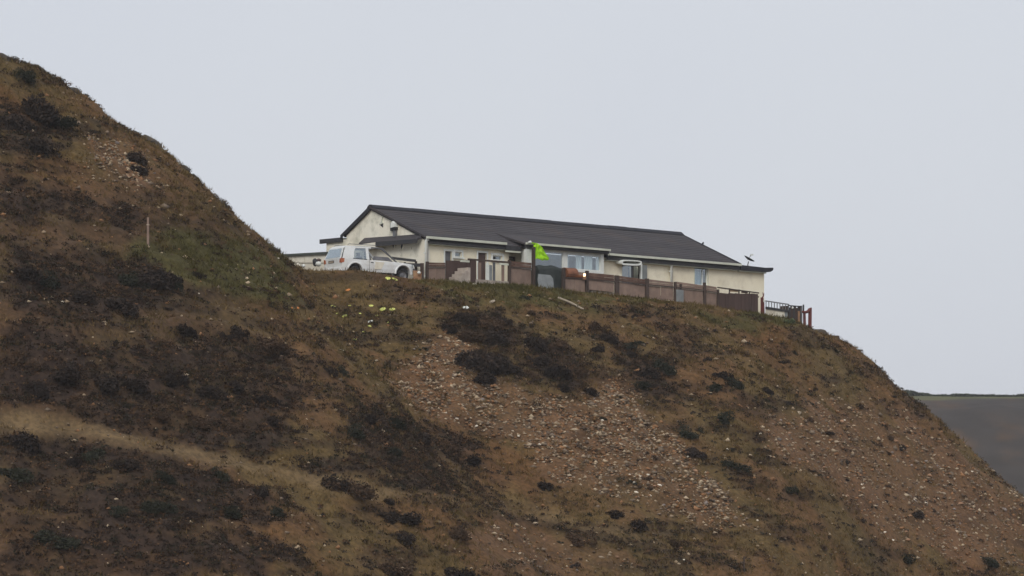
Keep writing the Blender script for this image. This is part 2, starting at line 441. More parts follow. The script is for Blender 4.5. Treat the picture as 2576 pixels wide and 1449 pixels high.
m_felt = mat('dark green felt', (0.060, 0.066, 0.056), 0.9, (0.045, 0.05, 0.045), scale=3, bump=0.2)
m_shed = mat('dirty white boards', (0.76, 0.72, 0.61), 0.8, (0.66, 0.61, 0.50), scale=2, bump=0.2, stain=(0.42, 0.36, 0.27), stain_scale=1.6, stain_amt=0.6)
m_metal = mat('grey metal', (0.22, 0.22, 0.23), 0.5, (0.16, 0.16, 0.17), scale=4, metallic=0.4)
m_black = mat('black plastic', (0.022, 0.022, 0.025), 0.5, (0.03, 0.03, 0.033), scale=4)
m_hivis = mat('hi-vis cloth', (0.38, 0.72, 0.02), 0.8, (0.28, 0.58, 0.02), scale=3, bump=0.1)
m_hivis.node_tree.nodes['Principled BSDF'].inputs['Specular IOR Level'].default_value = 0.1
m_rust = mat('rusty sheet', (0.36, 0.22, 0.12), 0.8, (0.22, 0.11, 0.06), scale=3, bump=0.3, stain=(0.10, 0.06, 0.045), stain_amt=0.7)
m_leather = mat('tan brown leather', (0.24, 0.095, 0.045), 0.45, (0.14, 0.055, 0.03), scale=3, bump=0.15, bscale=12)
m_tarp = mat('dark green tarpaulin', (0.032, 0.038, 0.035), 0.7, (0.024, 0.030, 0.028), scale=2, bump=0.4, bscale=4)
m_sheet = mat('blue grey board', (0.25, 0.27, 0.27), 0.8, (0.19, 0.205, 0.21), scale=2, stain=(0.13, 0.13, 0.13), stain_amt=0.5)
m_timber = mat('pale bleached timber', (0.40, 0.34, 0.26), 0.85, (0.30, 0.25, 0.19), scale=4)
m_tan = mat('tan board', (0.46, 0.33, 0.21), 0.8, (0.36, 0.25, 0.16), scale=3)

def glass_mat(name, tint, alpha):
    m = bpy.data.materials.new(name); m.use_nodes = True
    nt = m.node_tree; nt.nodes.clear()
    o = nt.nodes.new('ShaderNodeOutputMaterial'); tr = nt.nodes.new('ShaderNodeBsdfTransparent'); gl = nt.nodes.new('ShaderNodeBsdfGlossy')
    tr.inputs[0].default_value = (*tint, 1); gl.inputs['Roughness'].default_value = 0.06
    gl.inputs[0].default_value = (0.8, 0.85, 0.9, 1)
    lw = nt.nodes.new('ShaderNodeLayerWeight'); fr = nt.nodes.new('ShaderNodeMath'); fr.operation = 'POWER'; fr.inputs[1].default_value = 3.0; nt.links.new(lw.outputs['Facing'], fr.inputs[0])
    no = nt.nodes.new('ShaderNodeTexNoise'); no.inputs['Scale'].default_value = 1.2
    bp = nt.nodes.new('ShaderNodeBump'); bp.inputs['Strength'].default_value = 0.08; bp.inputs['Distance'].default_value = 0.1
    nt.links.new(no.outputs['Fac'], bp.inputs['Height']); nt.links.new(bp.outputs[0], gl.inputs['Normal'])
    ad = nt.nodes.new('ShaderNodeMath'); ad.operation = 'ADD'; ad.inputs[1].default_value = alpha
    nt.links.new(fr.outputs[0], ad.inputs[0])
    mx = nt.nodes.new('ShaderNodeMixShader')
    nt.links.new(ad.outputs[0], mx.inputs[0]); nt.links.new(tr.outputs[0], mx.inputs[1]); nt.links.new(gl.outputs[0], mx.inputs[2])
    nt.links.new(mx.outputs[0], o.inputs[0]); MATS[name] = m
    return m
m_glass = glass_mat('window glass', (0.95, 0.98, 0.97), 0.16)
m_cglass = glass_mat('car glass', (0.75, 0.80, 0.80), 0.25)

# ------------------------------------------------------------------ the bungalow
# house frame: x along the front (t), y into the house (s), z up from HZ
def hp(u, v, s0=0.0):
    """(t, z) where the sight line meets the upright plane s = s0"""
    dx, dz = (u - CX) / FPX, (HV - v) / FPX
    # s = -(X-HX)*SA + (Y-HY)*CA
    Y = (s0 - HX * SA + HY * CA) / (CA - dx * SA)
    X = dx * Y
    return ((X - HX) * CA + (Y - HY) * SA, dz * Y - HZ)
def gp(u, v, t0=0.0):
    """(s, z) on the gable plane t = t0"""
    dx, dz = (u - CX) / FPX, (HV - v) / FPX
    Y = (t0 + HX * CA + HY * SA) / (dx * CA + SA)
    X = dx * Y
    return (-(X - HX) * SA + (Y - HY) * CA, dz * Y - HZ)
def house_world(t, s, z):
    return Vector((HX + t * CA - s * SA, HY + t * SA + s * CA, HZ + z))

H = empty('bungalow', (HX, HY, HZ), HA)
tag(H, 'long cream bungalow with dark low-pitched roof on top of the hill', 'bungalow')
T_END, T_EXT = 23.9, 26.5
RS, RZ = 4.52, 4.22

def wall_panel(mb, x0, x1, y0, th, z0, z1, ops):
    """upright wall in the x-z plane with rectangular openings (x0, x1, z0, z1) and reveals"""
    xs = sorted({x0, x1, *[a for o in ops for a in o[:2] if x0 < a < x1]})
    zs = sorted({z0, z1, *[a for o in ops for a in o[2:] if z0 < a < z1]})
    hole = lambda x, z: any(o[0] < x < o[1] and o[2] < z < o[3] for o in ops)
    cell = lambda i, j: 0 <= i < len(xs) - 1 and 0 <= j < len(zs) - 1 and not hole((xs[i] + xs[i + 1]) / 2, (zs[j] + zs[j + 1]) / 2)
    for i in range(len(xs) - 1):
        for j in range(len(zs) - 1):
            if not cell(i, j): continue
            a, b, c, d = xs[i], xs[i + 1], zs[j], zs[j + 1]; e = y0 + th
            mb.add([(a, y0, c), (b, y0, c), (b, y0, d), (a, y0, d)], [(0, 1, 2, 3)])
            mb.add([(a, e, c), (b, e, c), (b, e, d), (a, e, d)], [(3, 2, 1, 0)])
            if not cell(i - 1, j): mb.add([(a, y0, c), (a, e, c), (a, e, d), (a, y0, d)], [(3, 2, 1, 0)])
            if not cell(i + 1, j): mb.add([(b, y0, c), (b, e, c), (b, e, d), (b, y0, d)], [(0, 1, 2, 3)])
            if not cell(i, j - 1): mb.add([(a, y0, c), (b, y0, c), (b, e, c), (a, e, c)], [(3, 2, 1, 0)])
            if not cell(i, j + 1): mb.add([(a, y0, d), (b, y0, d), (b, e, d), (a, e, d)], [(0, 1, 2, 3)])

def rect(u0, u1, v0, v1, s0=0.0):
    """opening in the front plane; rows are read at its middle column"""
    um = (u0 + u1) / 2
    return (hp(u0, v0, s0)[0], hp(u1, v0, s0)[0], hp(um, v1, s0)[1], hp(um, v0, s0)[1])

SB = -0.45                                                    # face of the projecting bay
o_doorA = rect(1119, 1136, 632, 720)
o_winA = rect(1144, 1161, 634, 647)
o_doorB = rect(1202, 1224, 636, 720)
o_winB = rect(1239, 1263, 643, 655)
o_rec = (hp(1280, 640)[0], hp(1322, 640)[0], -1.5, 2.02)
o_bay = (hp(1326, 640)[0] + 0.15, hp(1518, 640)[0], -1.5, 2.02)
o_doorC = rect(1565, 1612, 652, 730)
o_winD = rect(1747, 1780, 668, 718)
mb = MB()
wall_panel(mb, 0.2, T_EXT - 0.2, 0.0, 0.2, -2.5, 1.98, [o_doorA, o_winA, o_doorB, o_winB, o_rec, o_bay, o_doorC, o_winD])
mb.build('front_wall', m_wall, H)
MB().prism([(0, -2.5), (0, 2.10), (RS, RZ - 0.12), (6.6, 2.86), (6.6, 2.62), (8.3, 2.62), (8.3, -2.5)], 'x', 0.0, 0.2).build('gable_wall', m_gable, H)
MB().prism([(0.2, 1.98), (0.2, 2.12), (RS, RZ - 0.12), (6.6, 2.86), (6.6, 1.98)], 'x', T_END - 0.25, T_END - 0.05).build('gable_wall', m_wall, H)
MB().box(T_EXT - 0.2, T_EXT, 0.0, 6.0, -4, 1.98).build('end_wall', m_wall, H)
MB().box(0.2, T_EXT - 0.2, 8.1, 8.3, -2.5, 2.60).build('rear_wall', m_wall, H)

# roof: deck, lapped courses, ridge, verge
SLF = (RZ - 2.20) / (RS + 0.25)
roof = MB().prism([(-0.22, 2.10), (-0.22, 2.16), (RS, RZ - 0.04), (6.75, 2.80), (6.75, 2.74), (RS, RZ - 0.14)], 'x', -0.06, T_END + 0.18).build('roof', m_roof, H)
NC = 15
for side in (0, 1):
    p0, p1 = ((-0.30, 2.165), (RS - 0.02, RZ + 0.01)) if side == 0 else ((6.85, 2.83), (RS + 0.02, RZ + 0.01))
    n = NC if side == 0 else 8
    for k in range(n):
        a, b = k / n, (k + 1.25) / n
        b = min(b, 1.0)
        pa = (p0[0] + (p1[0] - p0[0]) * a, p0[1] + (p1[1] - p0[1]) * a)
        pb = (p0[0] + (p1[0] - p0[0]) * b, p0[1] + (p1[1] - p0[1]) * b)
        c = MB()
        # laid in lengths with a slightly wavering lower edge
        N = 30; top0 = []; rows = [[], [], [], []]
        for i in range(N + 1):
            x = -0.10 + (T_END + 0.34) * i / N
            w = random.uniform(-0.006, 0.006)
            rows[0].append((x, pa[0], pa[1] - 0.01)); rows[1].append((x, pa[0], pa[1] + 0.030 + w))
            rows[2].append((x, pb[0], pb[1] + 0.012)); rows[3].append((x, pb[0], pb[1] - 0.01))
        c.grid(rows)
        c.add([rows[j][0] for j in range(4)], [(0, 1, 2, 3)]); c.add([rows[j][-1] for j in range(4)], [(3, 2, 1, 0)])
        c.build('roof_course', m_roof, roof)
mb = MB()
for k in range(16):
    x0 = -0.14 + k * (T_END + 0.42) / 16; x1 = x0 + (T_END + 0.42) / 16 - 0.012
    dz = random.uniform(-0.008, 0.008)
    c = MB().prism([(RS - 0.30, RZ - 0.06 + dz), (RS - 0.27, RZ + 0.0 + dz), (RS - 0.06, RZ + 0.15 + dz), (RS + 0.06, RZ + 0.15 + dz), (RS + 0.22, RZ + 0.02 + dz), (RS + 0.24, RZ - 0.06 + dz)], 'x', x0, x1)
    c.build('ridge_tile', m_ridge, roof)
# verge boards on both gables
for x0, x1 in ((-0.16, -0.105), (T_END + 0.245, T_END + 0.30)):
    MB().prism([(-0.34, 2.13), (-0.34, 2.23), (RS, RZ + 0.07), (RS, RZ - 0.05)], 'x', x0, x1).build('verge_board', m_roof if x0 < 0 else m_ridge, roof)
    MB().prism([(6.95, 2.66), (6.95, 2.86), (RS + .003, RZ + 0.09), (RS + .003, RZ - 0.16)], 'x', x0, x1).build('verge_board', m_ridge, roof)
tv, zv = hp(1741, 604, 2.6)
MB().prism([(0, 0), (0.30, 0.02), (0.26, 0.10), (0.30, 0.24), (0.16, 0.10)], 'y', 2.6, 2.72).build('roof_spike', m_ridge, roof, loc=(T_END - 0.05, 0, 2.165 + SLF * 2.9 + 0.02))

# raised roof over the bay
tb0, tb1 = hp(1322, 612, -0.7)[0], hp(1531, 628, -0.7)[0]
bayroof = MB().prism([(-0.72, 2.24), (-0.72, 2.33), (1.75, 3.06), (1.75, 2.92)], 'x', tb0, tb1).build('bay_roof', m_roof, H)
MB().box(tb0 - 0.03, tb1 + 0.03, -0.86, -0.735, 2.27, 2.38).build('gutter', m_gutter, H)
MB().box(tb0, tb1, -0.725, -0.66, 2.12, 2.232).build('fascia', m_fascia, H)  # dark strip: soffit shade below the bay gutter put into the colour
# front gutters, fascias and dark shade strips, downpipes
tg1 = hp(1275, 612, -0.42)[0]
MB().box(-0.38, tg1, -0.45, -0.32, 2.20, 2.33).build('gutter', m_gutter, H)
MB().box(-0.2, tg1, -0.31, -0.25, 1.96, 2.10).build('fascia', m_fascia, H)  # dark strip painting the shade under the gutter
MB().box(-0.2, tg1, -0.245, -0.005, 1.92, 1.955).build('soffit', m_gutter, H)
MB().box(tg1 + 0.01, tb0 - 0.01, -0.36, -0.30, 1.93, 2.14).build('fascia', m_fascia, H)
MB().box(tg1 + 0.01, tb0 - 0.01, -0.34, -0.27, 1.82, 1.92).build('lintel_beam', m_gutter, H)
tg3 = hp(1531, 636, -0.42)[0]
MB().box(tg3 + 0.05, T_END + 0.22, -0.45, -0.32, 2.08, 2.20).build('gutter', m_gutter, H)
MB().box(tg3 + 0.05, T_END + 0.20, -0.31, -0.25, 1.85, 2.10).build('fascia', m_fascia, H)  # same dark strip, gutter shade carried by its colour
MB().box(tg3 + 0.05, T_END, -0.245, -0.005, 1.80, 1.845).build('soffit', m_gutter, H)

def downpipe(u, v0, v1, s0, r=0.075):
    t, z0 = hp(u, v0, s0); z1 = hp(u, v1, s0)[1]
    d = MB().tube([(t, s0 - 0.12, z0), (t, s0, z0 - 0.12), (t, s0, z1)], r, 10)
    d.sm = True
    o = d.build('downpipe', m_white, H)
    for k in (0.25, 0.75):
        zz = z0 - 0.12 + (z1 - z0 + 0.12) * k
        MB().box(t - r - 0.03, t + r + 0.03, s0 - 0.03, s0 + 0.10, zz - 0.03, zz + 0.03).build('pipe_bracket', m_white, o)
downpipe(1073, 601, 725, -0.18, 0.10)
downpipe(1689, 652, 760, -0.18, 0.075)

# flat roofed end bay on the right
MB().box(T_END + 0.31, T_EXT + 0.05, -0.22, 8.4, 1.985, 2.06).build('flat_roof', m_ridge, H)
MB().prism([(T_END + 0.31, 1.86), (T_END + 0.31, 2.15), (T_EXT - 0.2, 2.10), (T_EXT + 0.35, 2.14), (T_EXT + 0.48, 2.13), (T_EXT + 0.45, 1.99), (T_EXT + 0.22, 1.88), (T_EXT - 0.1, 1.85)], 'y', -0.30, -0.225).build('fascia', m_ridge, H)
MB().prism([(T_EXT + 0.1, 1.97), (T_EXT + 0.35, 2.12), (T_EXT + 0.47, 2.11), (T_EXT + 0.42, 1.99)], 'y', -0.224, 6.1).build('roof_lip', m_ridge, H)
MB().box(T_END + 0.31, T_EXT - 0.02, -0.20, -0.005, 1.78, 1.85).build('soffit', m_gutter, H)

# gable end: lean-to strip, flat roofed rear, rear lean-to
def gbox(name, m, u0, u1, v0, v1, out=0.3, parent=None, th=None, tilt=0.0):
    s1, z0 = gp(u0, v0, -out); s0, z1 = gp(u1, v1, -out)
    return (min(s0, s1), max(s0, s1), z0, z1)
sA, _ = gp(1052, 590, -0.35); sB, _ = gp(905, 582, -0.35); zt = gp(1050, 590, -0.35)[1]
pent = MB().hexa([(-0.42, sA, 2.16), (0.0, sA, 2.30), (0.0, sB, 2.36), (-0.42, sB, 2.22), (-0.42, sA, 2.22), (0.0, sA, 2.52), (0.0, sB, 2.60), (-0.42, sB, 2.30)]).build('pent_roof', m_roof, H)
MB().hexa([(-0.47, sA - 0.02, 2.0), (-0.425, sA - 0.02, 2.0), (-0.425, sB * 0.72, 2.02), (-0.47, sB * 0.72, 2.02), (-0.47, sA - 0.02, 2.23), (-0.425, sA - 0.02, 2.23), (-0.425, sB * 0.72, 2.26), (-0.47, sB * 0.72, 2.26)]).build('fascia', m_fascia, pent)
MB().hexa([(-0.47, sB * 0.725, 1.95), (-0.425, sB * 0.725, 1.95), (-0.425, 7.0, 1.85), (-0.47, 7.0, 1.85), (-0.47, sB * 0.725, 2.25), (-0.425, sB * 0.725, 2.25), (-0.425, 7.0, 2.13), (-0.47, 7.0, 2.13)]).build('pale_fascia', m_gable, pent)
MB().box(-0.02, T_END, 6.87, 8.75, 2.63, 2.72).build('flat_roof', m_gutter, H)
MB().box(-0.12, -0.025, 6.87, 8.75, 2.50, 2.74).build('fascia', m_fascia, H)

# wall fittings on the gable: broken vents, lamp box, torn render flap
def vent(u, v, w, h, tilt):
    s, z = gp(u, v, -0.02)
    n = 14
    o = MB(); ring = [[(-x, s + math.cos(2 * math.pi * k / n) * w * r, z + math.sin(2 * math.pi * k / n) * h * r + math.cos(2 * math.pi * k / n) * w * tilt) for k in range(n)] for x, r in ((0.0, 1.0), (0.05, 0.95), (0.05, 0.7), (0.01, 0.62))]
    o.grid(ring, closed=True); o.sm = True
    a = o.build('wall_vent', m_gable, H)
    MB().add([(-0.012, s + math.cos(2 * math.pi * k / n) * w * 0.66, z + math.sin(2 * math.pi * k / n) * h * 0.66 + math.cos(2 * math.pi * k / n) * w * tilt) for k in range(n)], [tuple(range(n))]).build('vent_hole', m_black, a)
vent(968, 608, 0.07, 0.13, 0.2); vent(989, 616, 0.13, 0.20, 0.8); vent(1011, 617, 0.15, 0.27, -0.6); vent(1035, 625, 0.05, 0.09, 0)
s, z = gp(996, 567, -0.02)
lampbox = MB().prism([(s - 0.16, z - 0.10), (s + 0.16, z - 0.14), (s + 0.15, z + 0.10), (s, z + 0.22), (s - 0.15, z + 0.08)], 'x', -0.28, 0.0).build('alarm_box', m_white, H)
MB().prism([(s - 0.15, z - 0.25), (s + 0.13, z - 0.25), (s + 0.15, z - 0.15), (s - 0.15, z - 0.11)], 'x', -0.24, 0.0).build('box_base', m_black, lampbox)
MB().box(-0.16, 0.0, s - 0.10, s + 0.10, z - 0.62, z - 0.27).build('bracket', m_metal, lampbox)
MB().box(-0.14, 0.0, s + 0.22, s + 0.34, z - 0.28, z + 0.14).build('pipe_end', m_black, H)
s, z = gp(960, 560, -0.02)
MB().prism([(s - 0.14, z - 0.05), (s + 0.16, z - 0.10), (s + 0.02, z + 0.05), (s - 0.16, z + 0.42), (s - 0.06, z + 0.1)], 'x', -0.07, 0.0).build('render_flap', m_gutter, H)
MB().prism([(s - 0.10, z - 0.26), (s + 0.10, z - 0.14), (s - 0.12, z - 0.07)], 'x', -0.03, 0.0).build('torn_hole', m_black, H)

# windows and doors
def window(op, y, frame=0.07, mull=(), m=m_white, bars=(), curtains=(), glass=True, cm=None, label=None):
    x0, x1, z0, z1 = op
    e = 0.004
    w = MB(); f = frame
    w.box(x0 + e, x1 - e, y, y + 0.07, z1 - f, z1 - e); w.box(x0 + e, x1 - e, y, y + 0.07, z0 + e, z0 + f)
    w.box(x0 + e, x0 + f, y, y + 0.07, z0 + f, z1 - f); w.box(x1 - f, x1 - e, y, y + 0.07, z0 + f, z1 - f)
    for mx in mull:
        xx = x0 + (x1 - x0) * mx; w.box(xx - f / 2, xx + f / 2, y + 0.002, y + 0.068, z0 + f, z1 - f)
    for bz in bars:
        zz = z0 + (z1 - z0) * bz; w.box(x0 + f, x1 - f, y + 0.004, y + 0.066, zz - f / 2, zz + f / 2)
    o = w.build('window', m, H)
    if label: o['label'] = label
    if glass:
        MB().box(x0 + f - 0.01, x1 - f + 0.01, y + 0.03, y + 0.04, z0 + f - 0.01, z1 - f + 0.01).build('pane', m_glass, o)
    for (a, b) in curtains:
        c = MB(); xa, xb = x0 + (x1 - x0) * a, x0 + (x1 - x0) * b; N = max(6, int((xb - xa) / 0.06))
        c.grid([[(xa + (xb - xa) * i / N, y + 0.10 + 0.035 * math.sin(i * 1.9), zz) for i in range(N + 1)] for zz in (z0 - 0.02, z1 + 0.02)])
        c.build('curtain', cm or m_curtain, o)
    return o

def surround(op, y, w=0.09, name='surround', m=m_white, sill=True):
    x0, x1, z0, z1 = op
    s_ = MB(); s_.box(x0 - w, x1 + w, y - 0.035, y - 0.003, z1, z1 + w); s_.box(x0 - w, x0, y - 0.035, y - 0.003, z0, z1 - 0.001); s_.box(x1, x1 + w, y - 0.035, y - 0.003, z0, z1 - 0.001)
    if sill: s_.box(x0 - w - 0.03, x1 + w + 0.03, y - 0.10, y - 0.003, z0 - 0.08, z0 - 0.001)
    return s_.build(name, m, H)

def door(op, y, m, panel=0.5):
    x0, x1, z0, z1 = op; e = 0.02
    z0 = max(z0, -0.35)
    d = MB().box(x0 + e, x1 - e, y, y + 0.05, z0 + e, z1 - e).build('door', m, H)
    zz = z0 + (z1 - z0) * 0.55
    MB().box(x0 + 0.1 * (x1 - x0), x1 - 0.1 * (x1 - x0), y - 0.012, y - 0.001, zz, z1 - 0.12).build('door_panel', m, d)
    MB().box(x0 + 0.1 * (x1 - x0), x1 - 0.1 * (x1 - x0), y - 0.012, y - 0.001, z0 + 0.12, zz - 0.1).build('door_panel', m, d)
    MB().box(x1 - 0.10 * (x1 - x0) - 0.02, x1 - 0.06, y - 0.06, y - 0.013, zz - 0.09, zz - 0.05).build('handle', m_metal, d)
    return d
door(o_doorA, 0.08, m_door); surround(o_doorA, 0.0, 0.10, sill=False)
window(o_winA, 0.06, 0.05); surround(o_winA, 0.0, 0.12)
door(o_doorB, 0.08, m_bdoor); surround(o_doorB, 0.0, 0.10, sill=False)
window(o_winB, 0.06, 0.05); surround(o_winB, 0.0, 0.13)
# recessed porch
x0, x1 = o_rec[0], o_rec[1]
rw = MB()
o_recwin = (x0 + 0.45, x1 - 0.12, -0.1, 1.72)
wall_panel(rw, x0 - 0.3, x1 + 0.3, 0.65, 0.15, -1.5, 2.3, [o_recwin])
rw.box(x0 - 0.3, x0 - 0.02, 0.205, 0.65, -1.5, 2.3)
rw.build('porch_wall', m_wall, H)
window(o_recwin, 0.70, 0.09, m=m_bdoor, curtains=())
MB().box(x0 - 0.05, x1 + 0.15, -0.30, 0.64, -0.32, -0.18).build('porch_sill', m_conc, H)
# bay: frame posts, two big panes
bx0, bx1 = hp(1326, 640, SB)[0], hp(1519, 640, SB)[0]
zb_top = 2.13
b1 = (hp(1341, 640, SB)[0], hp(1417, 640, SB)[0], hp(1380, 700, SB)[1], zb_top - 0.10)
b2 = (hp(1427, 640, SB)[0], hp(1511, 640, SB)[0], hp(1470, 680, SB)[1], zb_top - 0.12)
bw = MB(); wall_panel(bw, bx0, bx1, SB, 0.12, -2.0, zb_top, [b1, b2])
bw.box(bx0, bx0 + 0.12, SB + 0.12, -0.004, -2.0, zb_top); bw.box(bx1 - 0.12, bx1, SB + 0.12, -0.004, -2.0, zb_top)
bw.build('bay_wall', m_white, H)
MB().box(bx0 + 0.001, bx1 - 0.001, SB - 0.02, SB - 0.002, -2.0, b2[2] - 0.12).build('bay_apron', m_fence, H)
window(b1, SB + 0.03, 0.05, curtains=())
window(b2, SB + 0.03, 0.06, curtains=((0.02, 0.07), (0.30, 0.46), (0.55, 0.80), (0.9, 0.98)))
# pillar left of the cloth: white painted above, brick below
tp0, tp1 = hp(1323, 640, -0.62)[0], hp(1337, 640, -0.62)[0]
zq = hp(1330, 683, -0.62)[1]
pil = MB().box(tp0, tp1, -0.66, -0.46, zq, 2.03).build('pillar', m_white, H)
MB().box(tp0 + 0.03, tp1 + 0.10, -0.65, -0.46, -2.0, zq - 0.10).build('pillar_foot', m_conc, pil)
MB().box(tp0 - 0.02, tp1 + 0.02, -0.68, -0.46, zq - 0.098, zq - 0.002).build('pillar_band', m_rust, pil)
# glazed door C with pale arched canopy and corrugated side sheet
x0, x1, z0, z1 = o_doorC
dC = (x0, x0 + (x1 - x0) * 0.62, -0.6, z1 - 0.32)
window(dC, 0.08, 0.06, m=m_metal, curtains=((0.72, 0.80),), cm=m_door)
window((x0 + (x1 - x0) * 0.64, x1, -0.6, z1 - 0.32), 0.09, 0.05, m=m_bdoor)
MB().box(x0 + 0.002, x1 - 0.002, 0.10, 0.16, z1 - 0.30, z1 - 0.002).build('transom', m_door, H)
can = MB()
tc0, tc1 = hp(1563, 655, -0.5)[0], hp(1613, 655, -0.5)[0]
zc0, zc1 = hp(1588, 668, -0.5)[1], hp(1588, 655, -0.5)[1]
pts = []
for k in range(28):
    a = 2 * math.pi * k / 28
    ca, sa = math.cos(a), math.sin(a)
    px = (tc0 + tc1) / 2 + (tc1 - tc0) / 2 * math.copysign(abs(ca) ** 0.45, ca)
    pz = (zc0 + zc1) / 2 + (zc1 - zc0) / 2 * math.copysign(abs(sa) ** 0.6, sa) + 0.05 * ca
    pts.append((px, pz))
inner = [((tc0 + tc1) / 2 + (p_[0] - (tc0 + tc1) / 2) * 0.90, (zc0 + zc1) / 2 + 0.02 + (p_[1] - (zc0 + zc1) / 2) * 0.50) for p_ in pts]
can.grid([[(p_[0], 0.0, p_[1] + 0.10) for p_ in pts], [(p_[0], -0.55, p_[1]) for p_ in pts], [(p_[0], -0.55, p_[1]) for p_ in inner], [(p_[0], -0.02, p_[1] + 0.08) for p_ in inner]], closed=True)
canopy = can.build('door_canopy', m_white, H)
tw0, tw1 = hp(1613, 660, -0.2)[0], hp(1629, 660, -0.2)[0]
cs = MB(); N = 24
cs.grid([[(tw0 + 0.07 + (tw1 - tw0 - 0.07) * i / N, -0.17 + 0.03 * math.sin(i * 1.6), zz) for i in range(N + 1)] for zz in (-0.8, 1.72)])
cs.build('corrugated_sheet', m_sheet, H)
MB().box(tw0 - 0.05, tw0 + 0.05, -0.24, -0.12, -0.8, 1.79).build('door_post', m_white, H)
# end window with blue curtain
window(o_winD, 0.05, 0.05, mull=(0.66,), curtains=((0.0, 0.66),), cm=m_bluecurtain); surround(o_winD, 0.0, 0.035, m=m_gutter)

# ------------------------------------------------------------------ fence round the yard
SF = -1.5
def gz_house(t, s):
    w = house_world(t, s, 0)
    return ground_z(w.x, w.y) - HZ
FT = [(1055, 660), (1183, 661), (1281, 657), (1342, 661), (1417, 681), (1476, 685), (1552, 693), (1628, 703), (1698, 709), (1773, 717), (1806, 722), (1914, 737)]
def f_top(u): return float(np.interp(u, [a for a, b in FT], [b for a, b in FT]))
F = empty('yard_fence', (HX, HY, HZ), HA)
tag(F, 'weathered fence of pinkish grey sheets and dark posts in front of the bungalow', 'fence')
def f_post(u, w, dv=-2, m=m_post):
    t, zt_ = hp(u, f_top(u) + dv, SF); zg = gz_house(t, SF)
    lean = random.uniform(-0.03, 0.03); h = w * 0.5
    MB().hexa([(t - h, SF - 0.06, zg - 0.4), (t + h, SF - 0.06, zg - 0.4), (t + h, SF + 0.07, zg - 0.4), (t - h, SF + 0.07, zg - 0.4),
               (t - h + lean, SF - 0.06, zt_), (t + h + lean, SF - 0.06, zt_), (t + h + lean, SF + 0.07, zt_), (t - h + lean, SF + 0.07, zt_)]).build('post', m, F)
posts = [(1062, .16, 2), (1074, .13, -2), (1281, .15, -3), (1342, .17, -40), (1417, .18, -6), (1476, .17, -4), (1552, .28, 0), (1628, .22, -2), (1698, .12, 0), (1712, .09, 4), (1773, .14, -6), (1806, .1, 6)]
for u, w, dv in posts: f_post(u, w, dv)
def f_bay(u0, u1, m_up=m_fbrown, nup=1, nlow=2, gap=0.0, drop=14, low=True, up=True):
    t0, t1 = hp(u0, 700, SF)[0], hp(u1, 700, SF)[0]
    def zz(u, dv): return hp(u, f_top(u) + dv, SF)[1]
    uo = lambda k: u0 + (u1 - u0) * k
    # rail
    MB().hexa([(t0, SF - 0.03, zz(u0, drop + 3)), (t1, SF - 0.03, zz(u1, drop + 3)), (t1, SF + 0.02, zz(u1, drop + 3)), (t0, SF + 0.02, zz(u0, drop + 3)),
               (t0, SF - 0.03, zz(u0, drop)), (t1, SF - 0.03, zz(u1, drop)), (t1, SF + 0.02, zz(u1, drop)), (t0, SF + 0.02, zz(u0, drop))]).build('rail', m_post, F)
    if up:
        for k in range(2):          # two upper boards, one above the other
            d0, d1 = (0, drop * 0.48) if k == 0 else (drop * 0.52, drop - 0.4)
            j = random.uniform(-1.2, 1.2) if k == 0 else 0
            y = SF + 0.03 + random.uniform(0, 0.02)
            MB().hexa([(t0, y, zz(u0, d1)), (t1, y, zz(u1, d1)), (t1, y + 0.025, zz(u1, d1)), (t0, y + 0.025, zz(u0, d1)),
                       (t0, y, zz(u0, d0 + j)), (t1, y, zz(u1, d0 - j)), (t1, y + 0.025, zz(u1, d0 - j)), (t0, y + 0.025, zz(u0, d0 + j))]).build('board', m_up, F)
    if low:
        for k in range(nlow):
            ua, ub = uo(k / nlow), uo((k + 1) / nlow)
            ta, tb_ = hp(ua, 700, SF)[0] + 0.012, hp(ub, 700, SF)[0] - 0.012
            ga, gb = gz_house(ta, SF), gz_house(tb_, SF)
            y = SF + random.uniform(0.022, 0.05)
            za, zb_ = zz(ua, drop + 3.2), zz(ub, drop + 3.2)
            MB().hexa([(ta, y, ga - 0.25 + gap), (tb_, y, gb - 0.25 + gap), (tb_, y + 0.03, gb - 0.25 + gap), (ta, y + 0.03, ga - 0.25 + gap),
                       (ta, y, za), (tb_, y, zb_), (tb_, y + 0.03, zb_), (ta, y + 0.03, za)]).build('sheet', m_fence, F)
f_bay(1078, 1121, nlow=2, drop=10)
f_bay(1284, 1338, nlow=2, drop=13)
f_bay(1420, 1473, nlow=2, drop=15, up=False)
f_bay(1480, 1546, nlow=2, drop=15, gap=0.42)
f_bay(1558, 1624, nlow=2, drop=12, gap=0.30)
f_bay(1632, 1695, m_up=m_fence, nlow=2, drop=12, gap=0.30)
f_bay(1702, 1770, m_up=m_fence, nlow=3, drop=12)
f_bay(1777, 1804, m_up=m_fence, nlow=1, drop=13)
# sheet with a pale door-like leaf beside the post
t0, z0 = hp(1702, 735, SF - 0.08)
MB().box(t0 - 0.02, t0 + 0.55, SF - 0.10, SF - 0.065, gz_house(t0, SF) - 0.1, z0 + 0.15).build('patch_sheet', m_sheet, F)

